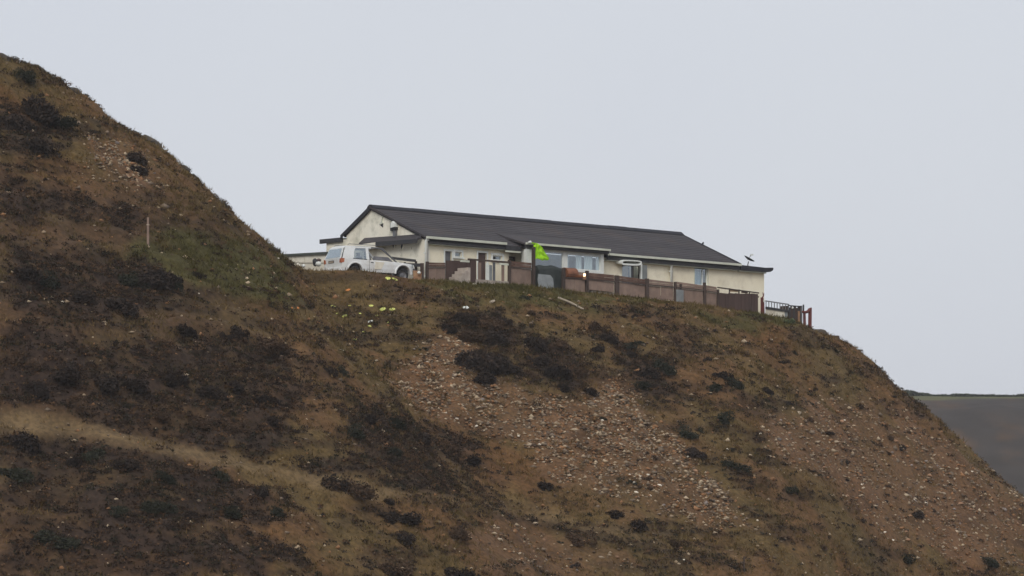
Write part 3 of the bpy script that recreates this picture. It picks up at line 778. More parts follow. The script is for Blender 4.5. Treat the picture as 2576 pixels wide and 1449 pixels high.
# blocks showing under the raised sheets
blk = []
for u, v, w, h in [(1490, 727, .34, .2), (1506, 726, .3, .28), (1520, 728, .26, .2), (1535, 731, .4, .16), (1572, 734, .5, .26), (1590, 741, .34, .2), (1612, 742, .3, .18), (1646, 745, .42, .22), (1668, 749, .3, .24)]:
    t = hp(u, v, SF + 0.25)[0]; zg = gz_house(t, SF + 0.2)
    b = MB().hexa([(-w / 2, -.1, -.12), (w / 2, -.12, -.12), (w / 2, .12, -.12), (-w / 2, .1, -.12), (-w / 2 + .03, -.09, h), (w / 2 - .02, -.1, h - .03), (w / 2, .1, h), (-w / 2, .1, h + .02)])
    o = b.build('concrete_block', m_conc, None, loc=house_world(t, SF + 0.25, zg), rot=(0, 0, HA + random.uniform(-.3, .3)))
    blk.append(o)
ORD = ['first', 'second', 'third', 'fourth', 'fifth', 'sixth', 'seventh', 'eighth', 'ninth', 'tenth', 'eleventh', 'twelfth', 'thirteenth', 'fourteenth',
       'fifteenth', 'sixteenth', 'seventeenth', 'eighteenth', 'nineteenth', 'twentieth']
for k, o in enumerate(blk):
    tag(o, 'pale concrete block under the raised fence sheets, %s of nine from the left' % ORD[k], 'block', 'blocks under the fence')

# dark board fence at the right end
D = empty('dark_board_fence', (HX, HY, HZ), HA)
tag(D, 'close-boarded dark brown fence at the right corner of the bungalow', 'fence')
ub = np.linspace(1808, 1907, 13)
for k in range(12):
    ta, tb_ = hp(ub[k], 740, SF)[0] + 0.006, hp(ub[k + 1], 740, SF)[0] - 0.006
    zt0 = hp(ub[k], 737 + random.uniform(-.8, .8) + 0.02 * (ub[k] - 1808), SF)[1]
    zg = gz_house((ta + tb_) / 2, SF) - 0.3; y = SF + random.uniform(-.012, .012)
    MB().box(ta, tb_, y, y + 0.03, zg, zt0).build('board', m_dkboard, D)
ta, tb_ = hp(1807, 740, SF)[0], hp(1911, 740, SF)[0]
za, zb_ = hp(1807, 723, SF)[1], hp(1911, 737, SF)[1]
MB().bar((ta, SF + 0.06, za), (tb_, SF + 0.06, zb_), 0.05, 0.07).build('rail', m_post, D)
MB().bar((ta, SF + 0.075, za - 0.45), (tb_, SF + 0.075, zb_ - 0.22), 0.05, 0.08).build('rail', m_post, D)
for u, v in ((1838, 727), (1862, 730), (1886, 734)):
    t, z = hp(u, v, SF); MB().bar((t, SF + 0.11, z - 0.5), (t + random.uniform(.02, .2), SF + 0.11, z + 0.05), 0.06, 0.05).build('strut', m_dkboard, D)
for ua, va, ubb, vb in ((1840, 727, 1860, 735), (1868, 731, 1884, 738)):
    (tA, zA), (tB, zB) = hp(ua, va, SF), hp(ubb, vb, SF)
    MB().box(tA, tB, SF + 0.09, SF + 0.105, zB, zA).build('scrap_board', m_tan if ua < 1850 else m_fbrown, D)

t, z = hp(1919, 744, SF); zg = gz_house(t, SF)
P = empty('red_post', house_world(t, SF, zg), HA)
tag(P, 'split red brown post with a snapped top at the bungalow corner', 'post')
zz = z - zg
MB().hexa([(-.11, -.08, -.4), (.10, -.08, -.4), (.10, .08, -.4), (-.11, .08, -.4), (-.12, -.07, zz - .1), (.05, -.07, zz - .25), (.05, .07, zz - .25), (-.12, .07, zz - .1)]).build('shaft', m_red, P)
MB().tube([(.02, 0, zz - .3), (-.02, 0, zz - .1), (.06, 0, zz + .02), (.10, 0, zz + .18)], [.06, .05, .04, .015], 6).build('splinter', m_red, P)
MB().tube([(.06, 0, zz + .0), (.0, 0, zz + .12), (-.01, 0, zz + .2)], [.03, .02, .01], 6).build('splinter', m_red, P)
MB().tube([(-.02, -.10, zz - .38), (.01, -.11, zz - .28), (.05, -.10, zz - .2)], [.03, .07, .03], 8).build('white_tag', m_white, P)

# pale panel fence beyond the corner
SP = -0.9
G = empty('pale_panel_fence', (HX, HY, HZ), HA)
tag(G, 'pale grey panel fence with open top rail right of the bungalow', 'fence')
us = [1926, 1938, 1950, 1962, 1974, 1982]
for k in range(5):
    ta, tb_ = hp(us[k], 780, SP)[0] + .01, hp(us[k + 1], 780, SP)[0] - .01
    va = 773 + (us[k] - 1926) * 0.16
    MB().box(ta, tb_, SP, SP + 0.03, gz_house((ta + tb_) / 2, SP) - .5, hp(us[k], va + 3, SP)[1]).build('panel', m_sheet if k == 4 else m_shed, G)
ta, tb_ = hp(1925, 780, SP)[0], hp(1984, 780, SP)[0]
for dv, h, m in ((757, .06, m_metal), (774, .13, m_fascia)):
    MB().bar((ta, SP - 0.03, hp(1925, dv, SP)[1]), (tb_, SP - 0.03, hp(1984, dv + 9, SP)[1]), 0.05, h).build('rail', m, G)
for k in range(9):
    u = 1927 + k * 7; t = hp(u, 770, SP)[0]; va = 757 + (u - 1925) * .153
    MB().box(t - .02, t + .02, SP - .02, SP + .015, hp(u, va + 16, SP)[1], hp(u, va, SP)[1]).build('baluster', m_metal, G)

# dark slatted bin store
t0, t1 = hp(1984, 790, SP)[0], hp(2013, 790, SP)[0]
zg = gz_house((t0 + t1) / 2, SP)
B = empty('slatted_bin_store', house_world((t0 + t1) / 2, SP, zg), HA)
tag(B, 'dark slatted timber bin store beside the red gate frame', 'bin store')
w = (t1 - t0) / 2; ztop = hp(1998, 769, SP)[1] - zg
for k in range(8):
    xa = -w + 2 * w * k / 8
    MB().box(xa + .012, xa + 2 * w / 8 - .008, -.03, 0.0, -.6, ztop - random.choice((.0, .04, .12, .2))).build('slat', m_post if k % 3 else m_fascia, B)
MB().box(-w, -w + .04, .002, .7, -.6, ztop - .02).build('side_panel', m_post, B)
MB().box(w - .04, w, .002, .7, -.6, ztop - .1).build('side_panel', m_post, B)
MB().box(-w - .03, w + .03, -.05, .02, ztop - .05, ztop + .01).build('top_rail', m_fascia, B)
MB().tube([(-.25, -.04, ztop - .1), (-.2, -.05, ztop - .16)], .07, 8).build('white_bag', m_white, B)
MB().box(.25, .42, -.055, -.035, ztop - 1.0, ztop - .3).build('rust_plate', m_rust, B)

# red gate frame
t0, t1 = hp(2016, 800, SP)[0], hp(2037, 800, SP)[0]
zg = gz_house(t1, SP)
Gt = empty('red_gate_frame', house_world(t1, SP, zg), HA)
tag(Gt, 'broken red brown gate frame at the end of the yard, dark against the sky', 'gate')
wv = t1 - t0; zt_ = hp(2037, 776, SP)[1] - zg; zr = hp(2016, 784, SP)[1] - zg
MB().hexa([(-.1, -.06, -.5), (.1, -.06, -.5), (.1, .06, -.5), (-.1, .06, -.5), (-.06, -.06, zt_), (.12, -.06, zt_ + .06), (.12, .06, zt_ + .06), (-.06, .06, zt_)]).build('gate_post', m_red, Gt)
MB().tube([(-wv, 0, zr), (-wv * .6, 0, zr - .03), (-wv * .25, 0, zr + .02), (0, 0, zt_ - .05)], [.07, .08, .09, .10], 8).build('top_bar', m_red, Gt)
MB().hexa([(-wv * .72, -.04, -.5), (-wv * .45, -.04, -.5), (-wv * .45, .04, -.5), (-wv * .72, .04, -.5), (-wv * .75, -.04, zr), (-wv * .55, -.04, zr), (-wv * .55, .04, zr), (-wv * .75, .04, zr)]).build('gate_post', m_red, Gt)
MB().box(-wv * 1.05, -wv * .95, -.05, .05, -.5, zr + .35).build('pole', m_metal, Gt)
MB().box(-wv * .8, -wv * .7, -.03, .03, zr, zr + .42).build('pole', m_fascia, Gt)
MB().box(-wv * .5, -.1, -.03, .0, -.2, .12).build('bottom_bar', m_red, Gt)

# ------------------------------------------------------------------ raised step deck, steps and clutter in front of the doors
t0, t1 = hp(1183, 700, SF)[0], hp(1281, 700, SF)[0]
zg = gz_house((t0 + t1) / 2, SF)
K = empty('door_deck', (HX, HY, HZ), HA)
tag(K, 'small railed timber landing with dark posts before the second door', 'deck')
zr = hp(1232, 657, SF)[1]
MB().box(t0 + .35, t1 - .1, SF - .05, -0.06, zg - .3, zg + .18).build('platform', m_conc, K)
MB().box(t0 - .15, t1 + .12, SF - .06, SF + .05, zr - .03, zr + .06).build('top_rail', m_post, K)
MB().box(t0, t0 + .40, SF - .04, SF + .04, zg - .4, zr - .032).build('panel', m_dkboard, K)
for u, wv in ((1203, .1), (1222, .12), (1240, .08), (1262, .09)):
    t = hp(u, 690, SF)[0]
    MB().box(t, t + wv * 2, SF - .02, SF + .02, zg + .181, zr - (.12 if u < 1230 else .05)).build('upright', m_white if u in (1222,) else (m_fence if u != 1240 else m_door), K)
MB().box(hp(1226, 700, SF)[0], hp(1240, 700, SF)[0] - .01, SF + .05, SF + .09, zg + .181, zr - .2).build('upright', m_sheet, K)
MB().box(hp(1255, 660, SF)[0], t1 - .1, SF - .065, SF - .02, zr - .16, zr - .06).build('pale_slat', m_gutter, K)
MB().box(t0 - .75, t0 - .1, SF - .065, SF - .02, zr - .16, zr - .06).build('pale_slat', m_gutter, K)

ts1 = hp(1182, 700, SF)[0]; ts0 = hp(1146, 700, SF)[0]
S = empty('concrete_steps', house_world(ts1, SF, zg), HA)
tag(S, 'pale concrete steps climbing to the landing rail', 'steps')
n = 5; L = ts1 - ts0
for k in range(n):
    MB().box(-L * (n - k) / n, -L * (n - k - 1) / n - .004, -.05, .75, -.4, .1 + .17 * k).build('step', m_conc, S)
Bp = empty('brown_boards', (HX, HY, HZ), HA)
tag(Bp, 'dark brown boards stood on end behind the concrete steps', 'boards')
for k in range(6):
    ua = 1121 + k * 10; ta = hp(ua, 690, SF + 0.9)[0]; tb_ = hp(ua + 10, 690, SF + 0.9)[0] - .012
    MB().box(ta, tb_, SF + .86 + random.uniform(-.01, .01), SF + .90, zg - .3, hp(ua, 655 + random.uniform(-1, 1.5) + (0 if k > 1 else 0), SF + .9)[1]).build('board', m_dkboard, Bp)

# leaning blue-grey board, tarp covered heap
t, z = hp(1376, 722, SF - .3); zg = gz_house(t, SF - .3)
w2 = (hp(1396, 700, SF)[0] - hp(1357, 700, SF)[0]) / 2; h2 = hp(1376, 691, SF - .1)[1] - zg
o = MB().prism([(-w2, -.15), (w2 * .9, -.15), (w2, h2 * .75), (w2 * .7, h2), (-w2 * .8, h2 * 1.02), (-w2, h2 * .6)], 'y', -.02, .02).build('leaning_board', m_sheet, None, loc=house_world(t, SF - .28, zg), rot=(R(-12), 0, HA))
tag(o, 'blue grey board leaning on the fence below the yellow-green cloth', 'board')

t0, t1 = hp(1347, 690, -1.05)[0], hp(1413, 690, -1.05)[0]
zg = gz_house((t0 + t1) / 2, -1.05); zt_ = hp(1380, 668, -1.05)[1]
mbt = MB(); rows = []
for j in range(9):
    a = math.pi * j / 8; rows.append([])
    for i in range(15):
        k = i / 14; x = t0 + (t1 - t0) * k
        e = 1 - 0.06 * abs(2 * k - 1) ** 3 + 0.02 * math.sin(i * 0.9)
        rows[-1].append((x, -1.0 - 0.32 * math.cos(a) * (1 + .05 * math.sin(i * 1.7 + j)), zg - .2 + (zt_ - zg + .2) * (math.sin(a) ** 0.22) * e))
mbt.grid(rows)
for e in (0, 14): mbt.add([r[e] for r in rows], [tuple(range(9))])
mbt.sm = True
for v_ in range(len(mbt.v)): mbt.v[v_] = tuple(np.array(mbt.v[v_]) - np.array(((t0 + t1) / 2, -1.0, zg)))
o = mbt.build('tarpaulin_heap', m_tarp, None, loc=house_world((t0 + t1) / 2, -1.0, zg), rot=(0, 0, HA))
tag(o, 'dark green tarpaulin over a waist-high heap under the bay window', 'tarpaulin')

# rusty drum barbecue and lit lantern
t0, t1 = hp(1418, 690, -1.15)[0], hp(1478, 690, -1.15)[0]
tm = (t0 + t1) / 2; zg = gz_house(tm, -1.15); zc = hp(1448, 692, -1.15)[1] - zg; hl = (t1 - t0) / 2
Q = empty('drum_barbecue', house_world(tm, -1.15, zg), HA)
tag(Q, 'rust brown oil drum barbecue on legs behind the fence', 'barbecue')
def shell(x0, x1, r, a0, a1, n=14):
    m_ = MB(); m_.grid([[(x, math.cos(a0 + (a1 - a0) * k / n) * rr, math.sin(a0 + (a1 - a0) * k / n) * rr) for k in range(n + 1)] for x, rr in ((x0, r * .4), (x0, r), (x1, r), (x1, r * .4), (x1, r * .36), (x0 + .02, r * .94))])
    m_.sm = False; return m_
d = shell(-hl, hl, .30, math.pi, 2 * math.pi).build('drum', m_leather, Q); d.location.z = zc
d = shell(-hl, -hl * .1, .34, -0.15, math.pi + .1).build('lid', m_leather, Q); d.location.z = zc + .03
MB().box(-hl * .1 + .02, hl - .03, -.27, .27, zc - .06, zc - .04).build('grill', m_black, Q)
for x in (-hl * .8, hl * .8):
    for y in (-.22, .22):
        MB().bar((x, y, -.1), (x * .9, y * .9, zc - .15), .04, .04).build('leg', m_metal, Q)
m_lamp = bpy.data.materials.new('lantern glow'); m_lamp.use_nodes = True
bs = m_lamp.node_tree.nodes['Principled BSDF']; bs.inputs['Base Color'].default_value = (1, .8, .55, 1)
bs.inputs['Emission Color'].default_value = (1.0, .72, .38, 1); bs.inputs['Emission Strength'].default_value = 3.0
t, z = hp(1468, 691, -1.55); zg = gz_house(t, -1.55)
Ln = empty('lantern', house_world(t, -1.62, z - .12), HA)
tag(Ln, 'small lit lantern hung on the fence rail by the barbecue', 'lantern')
MB().tube([(0, 0, .02), (0, 0, .06), (0, 0, .14), (0, 0, .18)], [.05, .07, .07, .04], 10).build('globe', m_lamp, Ln)
MB().tube([(0, 0, -.16), (0, 0, -.02), (0, 0, .015)], [.10, .11, .08], 10).build('base', m_rust, Ln)
MB().tube([(0, 0, .182), (0, 0, .22)], [.07, .02], 10).build('cap', m_metal, Ln)
MB().bar((0, .02, .22), (0, .12, .24), .015, .015).build('hook', m_metal, Ln)

# hi-vis cloth under the bay gutter
SC = -0.92
out_uv = [(1342, 611.5), (1353, 613), (1364, 620), (1371, 632), (1378.5, 648), (1378, 651)]
lo_uv = [(1343.5, 650), (1346, 650.5), (1353, 650), (1360, 652), (1367, 655.5), (1378, 653.5)]
up = [hp(u, v, SC) for u, v in out_uv]; lo = [hp(u, v, SC) for u, v in lo_uv]
up_top = [hp(u, v, SC) for u, v in [(1343, 612.5), (1348, 612), (1353, 613.5), (1359, 617.5), (1367, 627), (1381, 649)]]
c = MB(); rows = []
NF = 26
ux = [np.interp(np.linspace(0, 5, NF), range(6), [a[i] for a in up_top]) for i in (0, 1)]
lx = [np.interp(np.linspace(0, 5, NF), range(6), [a[i] for a in lo]) for i in (0, 1)]
for j in range(12):
    k = j / 11
    rows.append([(ux[0][i] + (lx[0][i] - ux[0][i]) * k + .02 * math.sin(j * 1.1), SC + (.02 + .05 * k) * math.sin(i * .95 + 1.4 * math.sin(j * .35)) + .03 * math.sin(j * 1.3 + i * .3),
                  ux[1][i] + (lx[1][i] - ux[1][i]) * k + .03 * k * math.sin(i * .95)) for i in range(NF)])
t_, z_ = up_top[0]
rows = [[(p_[0] - t_, p_[1] - SC, p_[2] - z_) for p_ in r] for r in rows]
c.grid(rows); c.grid([[(p_[0], p_[1] + .012, p_[2]) for p_ in r] for r in rows])
Cl = empty('hi_vis_cloth', house_world(t_, SC, z_), HA)
tag(Cl, 'bright yellow-green cloth hanging from the bay gutter like a flag', 'cloth')
c.sm = True
c.build('cloth', m_hivis, Cl)
MB().bar((-.25, 0, .03), (.3, .02, -.0), .05, .05).build('tie', m_hivis, Cl)
MB().tube([(-.45, -.05, .04), (-.3, -.03, .05), (-.2, 0, .03)], [.05, .09, .03], 8).build('white_knot', m_white, Cl)

# dish antenna on the flat roof
t, z = hp(1883, 668, 0.6)
A = empty('dish_antenna', house_world(t, 0.6, 2.06), HA)
tag(A, 'small dark dish antenna tilted on a pole above the flat roof', 'antenna')
hz = hp(1885, 656, .6)[1] - 2.06
MB().tube([(-.1, 0, 0), (-.06, 0, hz * .5), (0, 0, hz - .05)], [.05, .035, .03], 8).build('pole', m_metal, A)
MB().tube([(.12, 0, 0.0), (0.02, 0, hz * .4)], .02, 6).build('stay', m_metal, A)
ds = MB(); n = 20
axis = Vector((.35, -.35, .87)).normalized(); e1 = axis.orthogonal().normalized(); e2 = axis.cross(e1)
cen = Vector((.02, 0, hz + .06)); rr = []
for k, r_ in enumerate((0.02, .15, .26, .34, .345, .26, .15, .02)):
    h = (r_ / .34) ** 2 * .09 - (.02 if k > 3 else 0)
    rr.append([cen + axis * h + (e1 * math.cos(2 * math.pi * q_ / n) + e2 * math.sin(2 * math.pi * q_ / n)) * r_ for q_ in range(n)])
ds.grid(rr, closed=True); ds.sm = True
dish = ds.build('dish', m_black, A)
MB().bar(cen - axis * .02 - Vector((.1, 0, .0)), cen + axis * .32, .03, .03).build('feed_arm', m_metal, A)
MB().bar(cen + axis * .30 + Vector((-.08, 0, 0)), cen + axis * .34 + Vector((.1, 0, 0)), .08, .08).build('feed_horn', m_white, A)

# low white shed left of the car
p0 = Vector(((699 - CX) / FPX * 198.2, 198.2, 0)); p1 = Vector(((832 - CX) / FPX * 200.0, 200.0, 0))
sh_rz = math.atan2(p1.y - p0.y, p1.x - p0.x); Ls = (p1 - p0).length
zb_ = (HV - 676) / FPX * 198.6
Sh = empty('low_shed', (p0.x, p0.y, zb_), sh_rz)
tag(Sh, 'low dirty white outbuilding with dark felt roof left of the car', 'shed')
ht0, ht1 = (HV - 648) / FPX * 198.6 - zb_, (HV - 637) / FPX * 199.6 - zb_
MB().prism([(0.0, -.6), (Ls, -.6), (Ls, ht1), (0.12, ht0)], 'y', 0, 1.4).build('wall', m_shed, Sh)
MB().hexa([(-.05, -.14, ht0), (Ls + .08, -.14, ht1), (Ls + .08, 1.6, ht1 + .04), (-.05, 1.6, ht0 + .04), (0.05, -.10, ht0 + .13), (Ls + .08, -.10, ht1 + .13), (Ls + .08, 1.6, ht1 + .2), (0.05, 1.6, ht0 + .2)]).build('roof', m_felt, Sh)
for k in range(4):
    a, b = Ls * k / 4 + .01, Ls * (k + 1) / 4 - .01
    f = lambda x: ht0 + (ht1 - ht0) * x / Ls
    MB().hexa([(a, -.05, f(a) * .48), (b, -.05, f(b) * .48), (b, -.002, f(b) * .48), (a, -.002, f(a) * .48), (a, -.035, f(a) * .9), (b, -.035, f(b) * .9), (b, -.002, f(b) * .9), (a, -.002, f(a) * .9)]).build('board', m_shed, Sh)
def lump(name, u, v, y, r, m, label, cat, group=None, sq=(1, .8, .8)):
    X, Z = (u - CX) / FPX * y, (HV - v) / FPX * y
    l = MB(); n = 10
    rows = [[(math.cos(2 * math.pi * k / n) * math.sin(a) * r * sq[0] * random.uniform(.85, 1.1), math.sin(2 * math.pi * k / n) * math.sin(a) * r * sq[1], -math.cos(a) * r * sq[2] * random.uniform(.9, 1.08)) for k in range(n)] for a in np.linspace(.12, math.pi - .12, 7)]
    l.grid(rows, closed=True); l.add(rows[0], [tuple(range(n))]); l.add(rows[-1], [tuple(range(n))]); l.sm = True
    o = l.build(name, m, None, loc=(X, y, Z)); return tag(o, label, cat, group)
lump('white_bag', 801, 664, 197.4, .17, m_white, 'white bag between the low outbuilding and the car', 'bag')
lump('white_bag', 763, 669, 197.8, .12, m_white, 'small white bag at the foot of the low outbuilding', 'bag')
lump('white_bag', 749, 668, 197.9, .16, m_shed, 'dirty cream sack at the foot of the low outbuilding', 'sack')
lump('black_bag', 793, 660, 198.0, .16, m_black, 'black rubbish bag beside the rear of the white car', 'bag', sq=(1, .8, 1.3))
lump('brown_bag', 802, 655, 198.2, .13, m_bdoor, 'brown rubbish bag behind the white car', 'bag')
lump('white_stone', 698, 650, 196.6, .12, m_white, 'white stone on the slope left of the low outbuilding', 'stone', sq=(1, .8, .7))

# ------------------------------------------------------------------ the white car
m_paint = mat('white car paint', (0.74, 0.76, 0.76), 0.35, (0.66, 0.67, 0.65), scale=1.2, stain=(0.45, 0.38, 0.30), stain_scale=1.4, stain_amt=0.45, spec=0.5)
m_bonnet = mat('dark bonnet', (0.10, 0.10, 0.105), 0.5, (0.07, 0.07, 0.075), scale=2)
m_tail = mat('amber red lens', (0.32, 0.075, 0.025), 0.3, (0.42, 0.13, 0.04), scale=6, spec=0.5)
m_tyre = mat('tyre rubber', (0.02, 0.02, 0.021), 0.9, (0.03, 0.03, 0.03), scale=6)
m_seat = mat('grey seat cloth', (0.16, 0.16, 0.17), 0.9, (0.1, 0.1, 0.11), scale=5)
bB = R(35); Lc, Wc = 4.6, 0.95
cx0, cy0 = (862 - CX) / FPX * 196.6, 196.6
zc0 = 15.03
CAR = empty('white_car', (cx0 - math.sin(bB) * Wc, cy0 + math.cos(bB) * Wc, zc0), bB)
tag(CAR, 'battered white three-door off-road car parked at the bungalow gable', 'car')
XR, XF, AR = 0.80, 3.82, 0.47
def zbot(x):
    z = 0.44 + 0.06 * max(0, (0.4 - x)) + 0.05 * max(0, x - 4.2)
    for c_ in (XR, XF):
        if abs(x - c_) < AR: z = max(z, 0.40 + math.sqrt(AR ** 2 - (x - c_) ** 2))
    return z
def wid(x): return 0.95 - 0.10 * max(0, 1 - x / 0.25) ** 2 - 0.16 * max(0, (x - 3.9) / 0.7) ** 2
def belt(x): return 1.10 - 0.02 * x - 0.06 * max(0, (x - 3.4) / 1.2)
xs = sorted(set([0, .08, .2, 4.3, 4.45, 4.55, 4.6] + list(np.linspace(.25, 4.25, 41)) + [c_ + AR * math.cos(a) for c_ in (XR, XF) for a in np.linspace(0, math.pi, 15)]))
body = MB()
for sg in (-1, 1):
    rows = []
    for x in xs:
        zb0, w, bz = zbot(x), wid(x), belt(x)
        zm = max(zb0 + .03, .62); zh = max(zm + .02, .86)
        rows.append([(x, sg * (w - .22), zb0), (x, sg * (w - .03), zb0), (x, sg * w, zm), (x, sg * (w + .01), zh), (x, sg * (w - .005), bz - .03), (x, sg * (w - .04), bz), (x, sg * (w - .10), bz + .005)])
    body.grid(rows)
w0 = wid(0) - .10
body.add([(0, -wid(0), .47), (0, wid(0), .47), (0, wid(0) - .005, 1.07), (0, -wid(0) + .005, 1.07)], [(0, 1, 2, 3)])
w1 = wid(4.6)
body.add([(4.6, -w1, .5), (4.6, w1, .5), (4.6, w1 - .04, belt(4.6)), (4.6, -w1 + .04, belt(4.6))], [(0, 1, 2, 3)])
body_o = body.build('body', m_paint, CAR)
bon = MB(); rows = []
for x in np.linspace(3.32, 4.6, 9):
    w, bz = wid(x) - .10, belt(x) + .006
    rows.append([(x, w * k, bz + .07 * (1 - abs(k) ** 2.5)) for k in np.linspace(-1, 1, 9)])
bon.grid(rows); bon.sm = True
bon.build('bonnet', m_paint, CAR)
MB().box(.05, 3.3, -.72, .72, .46, .52).build('floor_pan', m_black, CAR)
MB().box(3.30, 3.36, -.8, .8, .5, 1.04).build('dashboard', m_black, CAR)
def yo(z): return 0.925 - max(0, z - 1.09) / .68 * .185
def pillar(name, pts, sg, m=m_paint, th=.05, parent=CAR, dy=0):
    n = len(pts); a = MB()
    vs = [(p_[0], sg * (yo(p_[1]) + dy), p_[1]) for p_ in pts] + [(p_[0], sg * (yo(p_[1]) + dy - th), p_[1]) for p_ in pts]
    a.add(vs, [tuple(range(n)), tuple(range(n, 2 * n))] + [(i, (i + 1) % n, n + (i + 1) % n, n + i) for i in range(n)])
    return a.build(name, m, parent)
for sg in (-1, 1):
    q = pillar('rear_pillar', [(.02, 1.095), (.66, 1.09), (.74, 1.18), (.80, 1.50), (.92, 1.68), (1.9, 1.70), (1.9, 1.775), (.42, 1.775), (.30, 1.72), (.12, 1.32)], sg)
    pillar('door_pillar', [(1.52, 1.08), (1.70, 1.08), (1.72, 1.70), (1.56, 1.70)], sg, dy=-.003)
    pillar('windscreen_pillar', [(3.36, 1.04), (3.46, 1.03), (2.62, 1.775), (1.905, 1.775), (1.905, 1.715), (2.52, 1.70)], sg, m=m_bonnet if sg == -1 else m_paint)
    pane = pillar('side_pane', [(.68, 1.10), (1.53, 1.09), (1.55, 1.68), (.93, 1.67), (.81, 1.50), (.75, 1.18)], sg, m_cglass, .006, dy=-.02)
    pillar('window_seal', [(.66, 1.09), (1.54, 1.08), (1.54, 1.115), (.70, 1.125)], sg, m_black, .01, parent=pane, dy=.004)
roofc = MB(); rows = []
for x, z, ww in ((.22, 1.68, .70), (.30, 1.765, .73), (.6, 1.80, .74), (1.3, 1.82, .745), (2.0, 1.815, .745), (2.5, 1.79, .74), (2.66, 1.76, .73)):
    rows.append([(x, ww * k, z + .025 * (1 - k * k) - .03 * abs(k) ** 6) for k in np.linspace(-1, 1, 9)])
roofc.grid(rows); roofc.sm = True
roofc.build('roof', m_paint, CAR)
for sg in (-1, 1):
    MB().tube([(.5, sg * .66, 1.86), (.6, sg * .66, 1.89), (2.2, sg * .66, 1.89), (2.3, sg * .66, 1.86)], .018, 6).build('roof_rail', m_metal, CAR)
tg = MB().hexa([(-.012, -.80, .62), (-.012, .80, .62), (-.001, .80, .62), (-.001, -.80, .62), (-.02, -.78, 1.10), (-.02, .78, 1.10), (.03, .78, 1.10), (.03, -.78, 1.10)]).build('tailgate', m_paint, CAR)
MB().hexa([(-.03, -.78, 1.10), (-.03, .78, 1.10), (.02, .78, 1.10), (.02, -.78, 1.10), (.21, -.66, 1.70), (.21, .66, 1.70), (.26, .66, 1.70), (.26, -.66, 1.70)]).add([], []).build('rear_frame', m_paint, tg).hide_render = False
MB().hexa([(-.03, -.70, 1.16), (-.03, .70, 1.16), (-.015, .70, 1.16), (-.015, -.70, 1.16), (.155, -.60, 1.64), (.155, .60, 1.64), (.17, .60, 1.64), (.17, -.60, 1.64)]).build('rear_pane', m_cglass, tg)
MB().box(-.03, -.013, -.12, .42, .88, 1.02).build('plate_recess', m_black, tg)
MB().box(-.036, -.031, -.08, .38, .89, .99).build('number_plate', m_timber, tg)
bump = MB(); rows = []
for x, z0_, z1_ in ((-.10, .50, .60),):
    bump.hexa([(-.12, -.86, .46), (-.12, .86, .46), (0.1, .93, .44), (0.1, -.93, .44), (-.10, -.84, .62), (-.10, .84, .62), (-.002, .92, .66), (-.002, -.92, .66)])
bump.build('rear_bumper', m_paint, CAR)
for sg in (-1, 1):
    MB().hexa([(-.03, sg * .66, .88), (-.03, sg * .86, .86), (.10, sg * .948, .90), (.10, sg * .62, .90), (-.035, sg * .70, 1.06), (-.035, sg * .86, 1.12), (.12, sg * .95, 1.10), (.12, sg * .66, 1.08)]).build('tail_light', m_tail, CAR)
for xw in (XR, XF):
    for sg in (-1, 1):
        fl = MB(); rows = []
        for a in np.linspace(.02, math.pi - .02, 17):
            rows.append([(xw + math.cos(a) * r_, sg * (wid(xw) + dy), .40 + math.sin(a) * r_) for r_, dy in ((AR + .09, .0), (AR + .07, .035), (AR + .0, .04), (AR - .01, -.05))])
        fl.grid(rows); fl.sm = True
        fl.build('arch_flare', m_paint, CAR)
        wl = empty('wheel', (xw, sg * .80, .36)); wl.parent = CAR
        n = 24; ty = MB()
        ty.grid([[(math.cos(2 * math.pi * k / n) * r_, y, math.sin(2 * math.pi * k / n) * r_) for k in range(n)] for y, r_ in ((-.1, .22), (-.11, .32), (-.08, .36), (.08, .36), (.11, .32), (.1, .22))], closed=True); ty.sm = True
        ty.build('tyre', m_tyre, wl)
        rim = MB(); rim.grid([[(math.cos(2 * math.pi * k / n) * r_, sg * y, math.sin(2 * math.pi * k / n) * r_) for k in range(n)] for y, r_ in ((.09, .225), (.07, .2), (.04, .12), (.06, .05), (.06, .005))], closed=True)
        rim.build('rim', m_metal, wl)
# seats seen through the windows
for x, y in ((2.1, -.40), (2.1, .40), (1.0, -.35), (1.0, .35)):
    st = MB(); st.hexa([(x - .1, y - .24, .5), (x + .45, y - .24, .5), (x + .45, y + .24, .5), (x - .1, y + .24, .5), (x - .1, y - .24, .82), (x + .45, y - .24, .85), (x + .45, y + .24, .85), (x - .1, y + .24, .82)])
    st.hexa([(x - .12, y - .23, .83), (x + .04, y - .23, .83), (x + .04, y + .23, .83), (x - .12, y + .23, .83), (x - .30, y - .2, 1.34), (x - .18, y - .2, 1.34), (x - .18, y + .2, 1.34), (x - .30, y + .2, 1.34)])
    st.hexa([(x - .30, y - .12, 1.36), (x - .2, y - .12, 1.36), (x - .2, y + .12, 1.36), (x - .30, y + .12, 1.36), (x - .33, y - .1, 1.55), (x - .24, y - .1, 1.55), (x - .24, y + .1, 1.55), (x - .33, y + .1, 1.55)])
    st.build('seat', m_seat, CAR)
